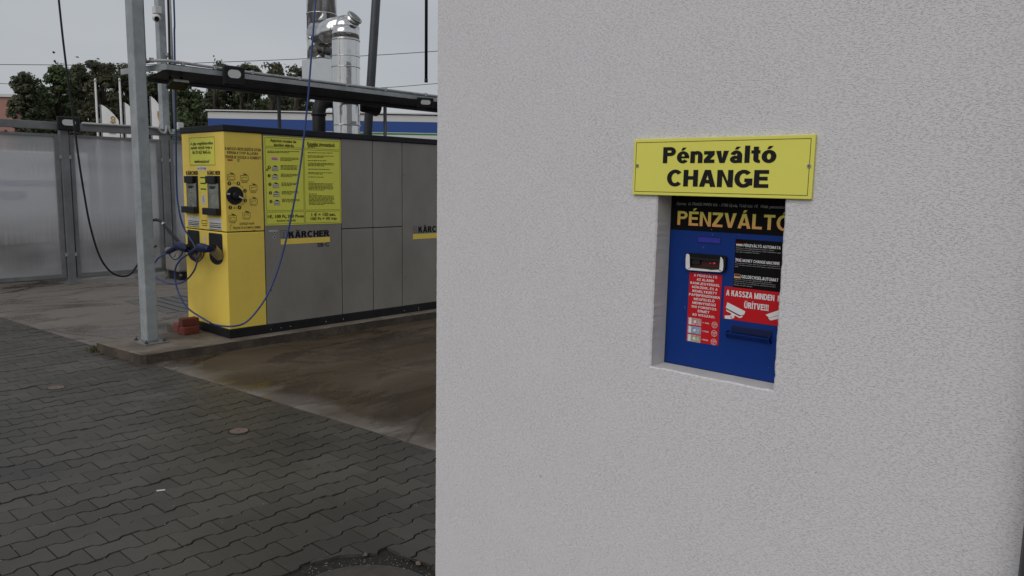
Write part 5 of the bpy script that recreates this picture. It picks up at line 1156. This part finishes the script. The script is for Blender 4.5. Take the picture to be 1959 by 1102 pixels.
s = MB(); s.bbox((r0.x - .05, 6.4, 5.20), (r0.x + .05, 7.7, 5.27), .004); build('hanger', s, M['galv'], hr_)

# floodlights on the gantry and on the fence
def flood(c, w_, h_, tilt, label, grp='floodlights on the rails', yaw=0):
    r = empty('floodlight', c, label, 'floodlight', grp)
    Mx = Matrix.Translation(c) @ Matrix.Rotation(R_(yaw), 4, 'Z') @ Matrix.Rotation(R_(tilt), 4, 'X')
    s = MB(); s.bbox((-w_ / 2, -.02, -h_ / 2), (w_ / 2, .02, h_ / 2), .014, Mx, 3); hsg = build('housing', s, M['black'], r)
    s = MB(); pts = rrect(-w_ * .30, -h_ * .12, w_ * .30, h_ * .30, h_ * .205)
    s.add([Mx @ Vector((u, -.0215, v)) for u, v in pts], [tuple(range(len(pts)))]); fixn(build('lens', s, M['offwhite'], r))
    s = MB()
    n_ = len(pts); s.add([Mx @ Vector((u * 1.16, -.0208, v * 1.06 + .0)) for u, v in pts], [tuple(range(n_))]); build('lens_rim', s, M['rubber'], r)
    s = MB(); s.box((-.012, .02, -.03), (.012, .06, .03), Mx); build('bracket', s, M['galv_dull'], r)
    return r
a_ = ony(447, 145, YB - .05); flood(a_, .205, .18, 4, 'black floodlight with oval lens on the gantry above the poster', yaw=-8)
a_ = ony(813, 197, YB - .06); flood(a_, .20, .125, 14, 'black floodlight with oval lens on the gantry next to the white wall', yaw=-22)
a_ = ony(131, 237, 12.40); flood(a_, .30, .20, 0, 'black floodlight with oval lens on top of the frosted fence')
a_ = ony(341, 162, 7.12)
r = empty('floodlight', a_, 'black floodlight hanging face down under the gantry corner', 'floodlight', 'floodlights on the rails')
Mx = Matrix.Translation(a_) @ Matrix.Rotation(R_(-24), 4, 'X')
s = MB(); s.bbox((-.085, -.07, -.018), (.085, .07, .018), .006, Mx); build('housing', s, M['black'], r)
s = MB(); s.box((-.07, -.0715, -.012), (.07, -.070, .012), Mx); build('lens', s, M['glassfoggy'], r)
for xb_ in (-.06, .045): s = MB(); s.box((xb_, .0, .018), (xb_ + .015, .03, .085), Mx); build('bracket', s, M['black'], r)

# ================================================================== HOSES AND GUNS
def hose(name, pts, r, m_, label, cat='hose'):
    c = curve_pts(pts, 10); s = MB(); s.tube(c, r, 8)
    o = build(name, s, m_, None, loc=c[len(c) // 2]); tag(o, label, cat); return o
def gun(name, rear, head, nose, label, lance=None):
    """blue trigger gun: grip from rear to head, nose into the holster, hand guard below"""
    rear, head, nose = Vector(rear), Vector(head), Vector(nose)
    r = empty(name, head, label, 'spray gun', 'spray guns in the holsters')
    s = MB(); ax = (head - rear); s.tube([rear, rear + ax * .12, rear + ax * .55, head], [.019, .026, .028, .034], 12); build('grip', s, M['navy'], r)
    s = MB(); a2 = nose - head; s.tube([head - ax.normalized() * .02 - a2.normalized() * .02, head, head + a2 * .45, head + a2 * .8, nose], [.030, .046, .043, .034, .027], 12); build('body', s, M['navy'], r)
    s = MB(); dn_ = Vector((0, -.012, -1)); 
    g0 = rear + ax * .10; g3 = head + a2 * .42
    s.tube(curve_pts([g0, rear + ax * .25 + dn_ * .055, rear + ax * .62 + dn_ * .115, head + a2 * .12 + dn_ * .095, g3 + dn_ * .03], 4), .006, 6); build('hand_guard', s, M['navy'], r)
    s = MB(); s.tube(curve_pts([head + dn_ * .03, rear + ax * .75 + dn_ * .050, rear + ax * .55 + dn_ * .085], 4), .005, 6); build('trigger', s, M['steel'], r)
    s = MB(); s.tube([rear - ax.normalized() * .035, rear + ax * .05], [.009, .015], 10); build('hose_coupling', s, M['steel'], r)
    return r
XG = CX_ - .15
def gx(x, y, dx=0.0): return onx(x, y, XG + dx)
# right gun: rear at (357,488), head (385,475), nose into tube (404,474)
g2 = gun('spray_gun', gx(362, 486), gx(384, 474), gx(401, 477), 'blue spray gun with its nose in the right-hand holster tube')
g1 = gun('spray_gun', gx(320, 483, .01), gx(343, 470, .01), gx(360, 478, .01), 'blue spray gun in the left holster, nearest the grey post')
# black brush lance above the left gun
bl = empty('brush_lance', gx(340, 455), 'black curved lance handle rising from the left spray gun behind the post', 'lance')
s = MB(); s.tube(curve_pts([gx(283, 424, .02), gx(297, 420.5, .02), gx(307, 423, .02), gx(316, 433, .02), gx(330, 449, .02), gx(345, 466, .02)], 6), .0155, 10); build('tube', s, M['rubber'], bl)
s = MB(); a_ = gx(311.5, 427, .02); b_ = gx(314, 430.3, .02); s.tube([a_, b_], .019, 12); build('clip', s, M['steel'], bl)
# hoses
bt = 5.26
pA = gx(357, 488.5)
hose('blue_hose', [pA, gx(346, 496), gx(337, 510), gx(334.5, 527), gx(338, 550), gx(347, 572), gx(362, 592),
     Vector((3.40, 6.93, onx(384, 611, 3.40).z)), Vector(onx(410, 621, 3.46)), ony(440, 624.5, 6.70), ony(468, 618, 6.66), ony(492, 594, 6.62), ony(512, 563, 6.6), ony(530, 520, 6.58), ony(547, 460, 6.55), ony(564, 380, 6.5), ony(577, 300, 6.48), ony(588, 200, 6.45), ony(597, 90, 6.43), ony(604, 0, 6.42), Vector((ony(609, -60, 6.42).x, 6.42, ony(609, -60, 6.42).z)), Vector((ony(612, -60, 6.42).x, 6.42, bt))],
     .0088, M['bluehose'], 'blue pressure hose looping below the yellow cabinet and up past the poster')
hose('blue_hose', [gx(316, 486.5, .01), gx(305, 492), gx(298, 500), gx(291, 512), gx(293, 524), gx(301, 532), gx(318, 540.5), gx(338, 543), gx(356, 536), gx(370, 520), gx(376, 505), gx(377.5, 492, .02), gx(374, 474, .03), gx(365, 458, .03), gx(352, 436, .02), gx(344, 410, .0), gx(338.5, 370), gx(337, 300), gx(336.5, 240), gx(335.5, 180), gx(334.5, 120), gx(333.5, 60), gx(332.5, 0), Vector((gx(332.5, 0).x, gx(332.5, 0).y, bt))],
     .0082, M['bluehose'], 'blue hose hanging in front of the fence beside the yellow cabinet edge')
s_ = [ony(262, 508, 9.0), ony(250, 524, 9.0), ony(236, 528.5, 9.0), ony(220, 525, 9.0), ony(204, 512, 9.0), ony(188, 484, 9.0), ony(172, 430, 9.0), ony(160, 365, 9.0), ony(150, 300, 9.0), ony(141, 230, 9.0), ony(131, 160, 9.0), ony(121, 80, 9.0), ony(112.5, 0, 9.0), ony(108, -45, 9.0), Vector((2.97, 9.0, 5.15))]
s_ = [ony(300, 470, 8.9), ony(278, 482, 8.95)] + s_
hose('black_hose', s_, .0105, M['rubber'], 'long black hose hanging in a deep loop in front of the frosted fence')
p0 = ony(321.5, 0, 9.5); p1 = ony(324.5, 120, 9.5)
hose('black_cable', [Vector((p1.x, 9.5, 2.2)), Vector((p1.x, 9.5, 3)), p1, p0, Vector((p0.x, 9.5, 5.2))], .0135, M['rubber'], 'black cable dropping vertically behind the gantry corner', 'cable')

# bricks
def brick(c, rz, label):
    Mx = Matrix.Translation(c) @ Matrix.Rotation(R_(rz), 4, 'Z'); s = MB()
    bm = bmesh.new(); bmesh.ops.create_cube(bm, size=1)
    for v in bm.verts: v.co = Vector((v.co.x * .165, v.co.y * .10, v.co.z * .078))
    bmesh.ops.bevel(bm, geom=bm.edges[:], offset=.005, segments=1, affect='EDGES'); bmesh.ops.subdivide_edges(bm, edges=bm.edges[:], cuts=2, use_grid_fill=True)
    for v in bm.verts: v.co += v.normal * mnoise.noise(v.co * 40 + Vector(c)) * .003
    bm.transform(Mx); bm.verts.index_update(); s.add([v.co.copy() for v in bm.verts], [[v.index for v in f.verts] for f in bm.faces]); bm.free()
    o = build('brick', s, M['brick'], None, loc=c); tag(o, label, 'brick', 'loose bricks by the machine'); return o
BR1 = onz(359, 641, ZS) + Vector((.04, .05, 0)); BR2 = onz(341, 637, ZS) + Vector((.06, .07, 0)); BR3 = BR1 + Vector((.01, .02, 0))
brick(Vector((BR1.x, BR1.y, ZS + .039)), 8, 'red brick on the slab, front one of the lower pair beside the yellow machine')
brick(Vector((BR2.x, BR2.y, ZS + .039)), 80, 'red brick on the slab, lower one nearest the grey post')
brick(Vector((BR3.x, BR3.y, ZS + .118)), -4, 'red brick lying on top of the two other bricks')

# ================================================================== FENCE (frosted panels) along the bay's far side
FY = 12.55
fe = empty('screen_fence', (4.0, FY, 0), 'fence of frosted plastic panels in grey steel frames at the back of the wash bay', 'fence')
px_ = [ony(129, 400, FY).x + 0.0, ony(319, 400, FY).x]
step = px_[1] - px_[0]
posts = [px_[0] + step * k for k in range(-2, 9)]
ft = ony(200, 240, FY).z
for k, x in enumerate(posts):
    s = MB(); s.bbox((x - .055, FY - .05, 0), (x + .055, FY + .05, 2.33), .006); po_ = build('post', s, M['fencemetal'], fe)
    s = MB(); s.box((x - .09, FY - .09, 0.0), (x + .09, FY + .09, .012)); build('base_plate', s, M['galv_dull'], po_)
PZ0, PZ1 = .10, 2.20
for k in range(len(posts) - 1):
    a_, b_ = posts[k] + .075, posts[k + 1] - .075
    s = MB(); s.box((a_ + .03, FY - .008, PZ0 + .03), (b_ - .03, FY + .008, PZ1 - .03)); pn_ = build('panel', s, M['poly'], fe)
    s = MB()
    s.box((a_, FY - .03, PZ0), (a_ + .055, FY + .02, PZ1)); s.box((b_ - .055, FY - .03, PZ0), (b_, FY + .02, PZ1))
    s.box((a_ + .055, FY - .028, PZ0), (b_ - .055, FY + .02, PZ0 + .055)); s.box((a_ + .055, FY - .028, PZ1 - .035), (b_ - .055, FY + .02, PZ1)); build('panel_frame', s, M['fencemetal'], pn_)
    for z in (.42, 1.85):
        for xx in (a_ - .012, b_ + .012): s = MB(); s.box((xx - .014, FY - .055, z), (xx + .014, FY - .035, z + .05)); build('hinge', s, M['galv'], fe)
s = MB(); s.bbox((posts[0] - .1, FY - .035, 2.26), (posts[-1] + .1, FY + .035, 2.37), .006); build('top_rail', s, M['fencemetal'], fe)
s = MB(); s.tube([(px_[0] + .25, FY - .05, 2.375), (px_[1] - .22, FY - .05, 2.378)], .018, 8); s.tube(curve_pts([(px_[1] - .22, FY - .06, 2.378), (px_[1] - .12, FY - .07, 2.37), (px_[1] - .06, FY - .07, 2.31), (px_[1] + .0, FY - .07, 2.31), (px_[1] + .03, FY - .07, 2.42)], 4), .018, 8)
s.tube(curve_pts([(px_[1] + .05, FY - .07, 2.42), (px_[1] + .08, FY - .07, 2.31), (px_[1] + .14, FY - .07, 2.31), (px_[1] + .2, FY - .07, 2.36), (px_[1] + 1.0, FY - .06, 2.37)], 4), .018, 8); build('conduit', s, M['pvc'], fe)
# tall column with camera
cp_ = ony(311, 100, 12.75)
tc_ = empty('camera_column', (px_[1] - .02, 12.75, 0), 'tall slim galvanised column behind the fence carrying a camera', 'column')
cxm = ony(309, 60, 12.75).x
s = MB(); s.bbox((cxm - .07, 12.68, 0), (cxm + .045, 12.82, 5.4), .008); build('column', s, M['galv'], tc_)
s = MB(); x_ = cxm + .105; s.tube([(x_, 12.66, 2.44), (x_, 12.66, 5.4)], .028, 10); build('conduit', s, M['pvc'], tc_)
s = MB(); s.bbox((cxm + .05, 12.42, 2.37), (cxm + .15, 12.49, 2.48), .01); build('junction_box', s, M['offwhite'], tc_)
s = MB(); s.tube([(cxm + .045, 12.70, ony(311, 105, 12.7).z), (cxm + .045, 12.60, ony(311, 105, 12.7).z)], .035, 10); build('junction_knob', s, M['pvc'], tc_)
cc = ony(300.5, 19, 12.6)
sc_ = empty('security_camera', cc, 'small white round security camera on the tall column', 'camera')
s = MB(); s.bbox((cc.x - .045, 12.56, cc.z - .055), (cc.x + .06, 12.68, cc.z + .055), .008); build('mount_box', s, M['offwhite'], sc_)
c2_ = ony(299.5, 34.5, 12.55)
s = MB(); bm = bmesh.new(); bmesh.ops.create_uvsphere(bm, u_segments=16, v_segments=10, radius=.062, matrix=Matrix.Translation(c2_)); bm.verts.index_update(); s.add([v.co.copy() for v in bm.verts], [[v.index for v in f.verts] for f in bm.faces], True); bm.free(); build('camera_body', s, M['offwhite'], sc_)
s = MB(); ld = Vector((-.35, -.9, -.35)).normalized(); s.tube([c2_ + ld * .045, c2_ + ld * .068], .036, 14); build('lens', s, M['black'], sc_)
# pale tank beyond the machine, just inside the fence
tk = empty('pale_cabinet', (5.55, 12.1, 0), 'pale rounded cabinet low behind the left edge of the yellow machine', 'cabinet')
ax_ = ony(340, 515, 11.9).x
s = MB(); s.bbox((ax_, 11.9, .13), (ax_ + .8, 12.35, .50), .04, seg=4); build('body', s, M['tapegold'], tk)
s = MB(); s.bbox((ax_ + .05, 11.93, 0), (ax_ + .75, 12.32, .135), .005); build('base', s, M['rubber'], tk)
s = MB(); c_ = ony(345.5, 526.5, 11.88); s.tube([c_, c_ + Vector((0, -.02, 0))], .02, 8); build('knob', s, M['steel'], tk)

# ================================================================== BACKGROUND
# striped board seen blurred through the frosted panels
br = empty('striped_trailer', (2.9, 14.2, 0), 'white trailer with blue stripes seen blurred through the frosted fence', 'trailer')
s = MB(); s.bbox((1.2, 14.0, .5), (4.9, 15.6, 1.98), .03); build('body', s, M['bwhite'], br)
za_ = ony(60, 345, 14).z; zb_ = ony(60, 356, 14).z; zc_ = ony(60, 366, 14).z; zd_ = ony(60, 382, 14).z
s = MB(); s.box((1.25, 13.992, zb_), (4.85, 13.999, za_)); s.box((1.25, 13.992, zd_), (3.95, 13.999, zc_)); build('blue_stripes', s, M['bblue'], br)
for (x, y) in ((2.1, 14.15), (3.9, 14.15)):
    s = MB(); s.tube([(x, y, .31), (x, y + .2, .31)], .31, 24); build('wheel', s, M['rubber'], br)

# white-and-blue building across
fw = (ROT @ Vector((0, 0, -1))); fw.z = 0; fw.normalize(); rt = Vector((.6716, -.7407, 0)).normalized(); bk = Vector((.7407, .6716, 0)).normalized()
bo = ond(397, 208, 24.2); bo.z = 0
hb_ = empty('striped_building', bo, 'low white building with blue and green fascia stripes beyond the machine', 'building')
def bbx(mb, u0, u1, d0, d1, z0, z1):
    vs = [bo + rt * u + bk * d + Vector((0, 0, z)) for z in (z0, z1) for u, d in ((u0, d0), (u1, d0), (u1, d1), (u0, d1))]
    mb.add(vs, [(0, 3, 2, 1), (4, 5, 6, 7), (0, 1, 5, 4), (1, 2, 6, 5), (2, 3, 7, 6), (3, 0, 4, 7)])
zt_ = 0; zz_ = lambda y, x=700: (lambda r: EYE + r * ((bo - EYE).dot(bk) / r.dot(bk)))(ray(x, y)).z
zt_ = zz_(217.5)
s = MB(); bbx(s, 0.1, 30, .12, 8, 0, zt_ - .1); build('wall', s, M['bwhite'], hb_)
s = MB(); bbx(s, -.05, 30.1, -.06, 8, zt_ + .002, zt_ + .04); build('parapet_cap', s, M['offwhite'], hb_)
s = MB(); bbx(s, 0, 30, 0, .1, zz_(231.5), zt_ - .03); build('white_fascia', s, M['bwhite'], hb_)
s = MB(); bbx(s, 0, 30, -.004, .1, zz_(252.3), zz_(231.5) - .002); build('blue_fascia', s, M['bblue'], hb_)
s = MB(); bbx(s, 0, 30, -.002, .1, zz_(253.6), zz_(252.3) - .002); bbx(s, 0, 30, -.002, .1, zz_(270), zz_(257) - .002); build('white_stripe', s, M['bwhite'], hb_)
s = MB(); bbx(s, 0, 30, -.004, .1, zz_(257), zz_(253.6) - .002); build('green_stripe', s, M['bgreen'], hb_)
s = MB(); bbx(s, 0, 30, .10, .115, 0, zz_(270)); build('lower_wall', s, M['greypanel'], hb_)
# pink block, far left
pk_ = ond(24, 186, 80); zt2 = pk_.z; pk_.z = 0
pb = empty('pink_building', pk_, 'distant pink apartment block at the far left behind the tree', 'building')
s = MB()
def bb2(mb, u0, u1, d0, d1, z0, z1):
    vs = [pk_ + rt * u + bk * d + Vector((0, 0, z)) for z in (z0, z1) for u, d in ((u0, d0), (u1, d0), (u1, d1), (u0, d1))]
    mb.add(vs, [(0, 3, 2, 1), (4, 5, 6, 7), (0, 1, 5, 4), (1, 2, 6, 5), (2, 3, 7, 6), (3, 0, 4, 7)])
bb2(s, -16, 0, 0, 12, 0, zt2); build('wall', s, M['pink'], pb)
s = MB(); bb2(s, -16.2, .2, -.2, 12.2, zt2 + .003, zt2 + .3); build('parapet', s, M['bwhite'], pb)
for k in range(4):
    for q_ in range(2):
        s = MB(); bb2(s, -3.6 - 3.4 * k, -2.2 - 3.4 * k, -.05, .05, zt2 - 3 - 3 * q_, zt2 - 1.6 - 3 * q_); build('window', s, M['dark_steel'], pb)

# flags and bare poles
def flagpole(x, ytop, D, label):
    t = ond(x, ytop, D); r = empty('flag_pole', (t.x, t.y, 0), label, 'flag pole', 'bare white flag poles')
    s = MB(); s.tube([(t.x, t.y, 0), (t.x, t.y, t.z)], [.055, .035], 10); build('pole', s, M['offwhite'], r)
    s = MB(); s.tube([(t.x, t.y, t.z), (t.x, t.y, t.z + .10)], [.06, .02], 10); build('finial', s, M['offwhite'], r)
flagpole(182.0, 155, 30, 'bare white flag pole left of the first flag'); flagpole(228.5, 154, 30, 'bare white flag pole between the first and second flags')
def feather(x0, y0, x1, yb, D, label, word, wcol, cut=False):
    a_ = ond(x0, y0, D); r = empty('feather_flag', (a_.x, a_.y, 0), label, 'flag', 'white feather flags behind the fence')
    s = MB(); s.tube([(a_.x, a_.y, 0), (a_.x, a_.y, a_.z)], .022, 8); build('mast', s, M['galv_dull'], r)
    sc2 = D / FPX; W_ = (x1 - x0) * sc2 * 1.02; H_ = (y0 - 0) ; top = a_.z; bot = a_.z - (yb - y0) * sc2
    n_ = 16; vs = []
    for k in range(n_ + 1):
        t = k / n_; z = top - (top - bot) * t; wd = W_ * min(1, (t * 2.1) ** .72)
        for q_ in range(6):
            u = .03 + wd * q_ / 5; wv = math.sin(u * 7 + z * 1.3) * .05 * (u / W_)
            vs.append(Vector((a_.x, a_.y, z)) + rt * u + bk * wv)
    fs = [(k * 6 + q_, k * 6 + q_ + 1, (k + 1) * 6 + q_ + 1, (k + 1) * 6 + q_) for k in range(n_) for q_ in range(5)]
    s.v = []; s.f = []; s.sm = []; s.add(vs, fs, True); build('sail', s, M['flag'], r)
    class FP:
        def pt(s2, u, v, d=0.0): wv = math.sin(u * 7 + v * 1.3) * .05 * (u / W_); return Vector((a_.x, a_.y, v)) + rt * u + bk * (wv - .012 - d * 2)
    if word: text(word, FP(), None, M[wcol], r, .004, off=.03, u_box=(W_ * .46, bot + (top - bot) * .12, W_ * .84, bot + (top - bot) * .66), flip=True)
feather(192, 200, 223, 262, 28, 'white feather flag with ochre lettering beside the first bare pole', 'Moto', 'flagprint')
feather(237.5, 196, 262, 262, 30, 'white feather flag half hidden behind the thick grey post', None, 'flagprint')
feather(287, 184, 314, 266, 28, 'tallest white feather flag, right of the thick grey post', 'M', 'flagprint')

# trees
def tree(px, pytop, D, wpx, label, m_, seed, nclump=70, leaves=150, low=0.22, name='broadleaf_tree', leafsize=.105, airy=0.0):
    rnd = random.Random(seed); top = ond(px, pytop, D); H = top.z; rad = wpx / 2 * D / FPX
    base = Vector((top.x, top.y, 0)); r = empty(name, base, label, 'tree', 'trees behind the fence')
    s = MB(); s.tube([base, base + Vector((.1, 0, H * .3)), base + Vector((-.1, .1, H * .6)), base + Vector((0, 0, H * .85))], [.28, .2, .12, .04], 8)
    cl = []
    for k in range(nclump):
        t = rnd.random(); z = H * (low + (1 - low) * (t ** .8)) ; prof = math.sin(math.pi * min(1, max(.0, (z / H - low * .6) / (1 - low * .6))) ** .75) ** .6
        a_ = rnd.uniform(0, 6.283); rr_ = rad * prof * math.sqrt(rnd.uniform(.15, 1.0)); c = base + Vector((math.cos(a_) * rr_, math.sin(a_) * rr_, z)); cl.append((c, rnd.uniform(.45, 1.0) * min(1.1, rad * .28)))
    for k in range(max(2, int(nclump * .12))):          # topmost sprays that break the outline
        a_ = rnd.uniform(0, 6.283); rr_ = rad * rnd.uniform(.0, .75); c = base + Vector((math.cos(a_) * rr_, math.sin(a_) * rr_, H * rnd.uniform(.88, 1.03) - rr_ * .25)); cl.append((c, rnd.uniform(.22, .45)))
    for c, _ in cl[::3]:
        m0 = base + Vector((0, 0, min(c.z * .75, H * .7))); s.tube([m0, m0.lerp(c, .55) + Vector((0, 0, -.1)), c], [.07, .035, .012], 5)
    build('trunk', s, M['wood'], r)
    s = MB(); V = s.v; F = s.f
    for c, cr_ in cl:
        nl = int(leaves * (cr_ / .6) ** 1.6 * (1 - airy))
        for _ in range(nl):
            d_ = Vector((rnd.gauss(0, 1), rnd.gauss(0, 1), rnd.gauss(0, 1))).normalized(); p = c + Vector((d_.x, d_.y, d_.z * .75)) * cr_ * rnd.random() ** .45
            n_ = (d_ + Vector((rnd.uniform(-.8, .8), rnd.uniform(-.8, .8), rnd.uniform(-.3, 1)))).normalized(); t1 = n_.orthogonal().normalized(); t2 = n_.cross(t1); a_ = rnd.uniform(0, 6.28)
            e1 = (t1 * math.cos(a_) + t2 * math.sin(a_)) * leafsize * rnd.uniform(.6, 1.3); e2 = n_.cross(e1).normalized() * leafsize * .55
            i0 = len(V); V.extend((p - e1, p - e2 * .8, p + e1, p + e2)); F.append((i0, i0 + 1, i0 + 2, i0 + 3))
    s.sm = [False] * len(F); build('crown', s, m_, r); tag(bpy.data.objects[r.name])
    return r
T = [(48, 150, 44, 80, 'leaf_dark', 'leftmost bushy tree, in front of the pink block'), (104, 134, 46, 95, 'leaf_green', 'rounded dark green tree second from the left'),
     (150, 128, 50, 80, 'leaf_dark', 'dark tree with a pointed top behind the hanging black hose'), (192, 125, 45, 85, 'leaf_brown', 'brownish tree behind the first bare flag pole'),
     (238, 132, 48, 85, 'leaf_dark', 'dark tree just left of the thick grey post'), (292, 150, 44, 80, 'leaf_dark', 'dark tree showing right of the thick grey post'),
     (350, 152, 42, 90, 'leaf_green', 'green tree under the gantry corner above the yellow machine'), (418, 128, 46, 95, 'leaf_dark', 'loose tree whose sprays rise behind the first gantry floodlight'),
     (478, 132, 44, 85, 'leaf_green', 'green tree with thin sprays above the gantry, beyond the poster'), (530, 130, 47, 80, 'leaf_brown', 'airy brownish tree left of the shiny flues'), (574, 138, 45, 62, 'leaf_dark', 'rightmost tree, ending at the shiny flues')]
for k, (px, py, D, wpx, mm, lb) in enumerate(T): tree(px, py, D, wpx, lb, M[mm], 100 + k, nclump=120, leaves=270, low=.12)
for k, (px, py) in enumerate(((410, 107), (462, 122), (520, 120), (566, 124))):        # slender sprays
    tree(px, py, 43 + k * .3, 34, ['slim young tree with open sprays left of the first gantry floodlight', 'slim open tree just right of the first gantry floodlight', 'slim open tree midway along the gantry', 'slim open tree nearest the shiny flues'][k], M['leaf_dark'], 300 + k, nclump=26, leaves=60, low=.45, name='slender_tree', airy=.2)
hg = tree(345, 205, 36, 60, 'low fresh green shrub above the fence, left of the yellow machine', M['leaf_green'], 401, nclump=20, leaves=120, low=.1, name='shrub'); hg['category'] = 'shrub'; del hg['group']
s = MB(); rnd = random.Random(5)
for _ in range(22000):
    u = rnd.uniform(-9.0, 9.5); z = rnd.uniform(0, 7.0) ; c = ond(300, 345, 52) ; p = Vector((c.x, c.y, 0)) + rt * u + bk * rnd.uniform(0, 2) + Vector((0, 0, z + .5 * mnoise.noise(Vector((u * .4, 0, 0)))))
    e1 = Vector((rnd.gauss(0, 1), rnd.gauss(0, 1), rnd.gauss(0, 1))).normalized() * .22; e2 = Vector((rnd.gauss(0, 1), rnd.gauss(0, 1), rnd.gauss(0, 1))).normalized() * .12
    s.add([p - e1, p - e2, p + e1, p + e2], [(0, 1, 2, 3)])
tag(build('undergrowth', s, M['leaf_dark']), 'dark undergrowth massed below the row of trees', 'bushes', kind='stuff')

# overhead wires
def wire(name, pts, r, label):
    c = curve_pts(pts, 6); s = MB(); s.tube(c, r, 5); o = build(name, s, M['rubber'], None, loc=c[0]); tag(o, label, 'wire', 'overhead wires'); return o
D = 34
wire('overhead_wire', [ond(-420, 122, D), ond(0, 123.5, D), ond(240, 124.5, D), ond(430, 118.5, D), ond(600, 111.5, D), ond(834, 98, D), ond(1300, 60, D), ond(2900, -90, D)], .014, 'upper overhead wire crossing the whole sky')
D = 60
wire('overhead_wire', [ond(-420, 128, D), ond(0, 159.5, D), ond(150, 169, D), ond(400, 176, D), ond(600, 174, D), ond(720, 168.5, D), ond(834, 160, D), ond(1300, 120, D), ond(2900, -30, D)], .022, 'lower overhead wire passing behind the trees')
# birds
BIRDS = [(103, 101), (105, 118), (147.5, 109), (154, 122), (162, 124), (165, 123), (174, 118), (175, 117.5), (183, 116), (187.5, 112.5), (210, 124), (225, 122), (168, 122)]
for k, (x, y) in enumerate(BIRDS):
    p = ond(x, y, 40); s = MB(); a_ = random.uniform(-.5, .5); d_ = (rt * math.cos(a_) + bk * math.sin(a_)); sd2 = Vector((-d_.y, d_.x, 0)); L_ = .075
    s.tube([p - d_ * L_, p - d_ * L_ * .5, p + d_ * L_ * .4, p + d_ * L_ * .9], [.005, .03, .035, .008], 6)
    up = random.uniform(-.3, .8)
    for q_ in (1, -1):
        w1 = p + sd2 * q_ * .09 + Vector((0, 0, .09 * up)); w2 = p + sd2 * q_ * .19 + Vector((0, 0, .09 * up - .03)) - d_ * .05
        s.add([p + d_ * .04, p - d_ * .03, w1 - d_ * .03, w2, w1 + d_ * .035], [(0, 1, 2, 3, 4)]); s.add([p + d_ * .04 + Vector((0, 0, .006)), w1 + d_ * .035 + Vector((0, 0, .006)), w2 + Vector((0, 0, .003)), w1 - d_ * .03 + Vector((0, 0, .006)), p - d_ * .03 + Vector((0, 0, .006))], [(0, 1, 2, 3, 4)])
    o = build('bird', s, M['bird'], None, loc=p); tag(o, {0: 'tiny dark bird flying highest, left of the long black hose', 1: 'tiny dark bird left of the black hose, just above the upper wire', 2: 'tiny dark bird flying just right of the black hose', 10: 'tiny dark bird close to the upper wire, nearest the flag pole tops', 11: 'tiny dark bird by the upper wire, nearest the thick grey post'}.get(k, 'tiny dark bird in the tight cluster above the trees at left'), 'bird', 'birds above the trees')

flush_text()
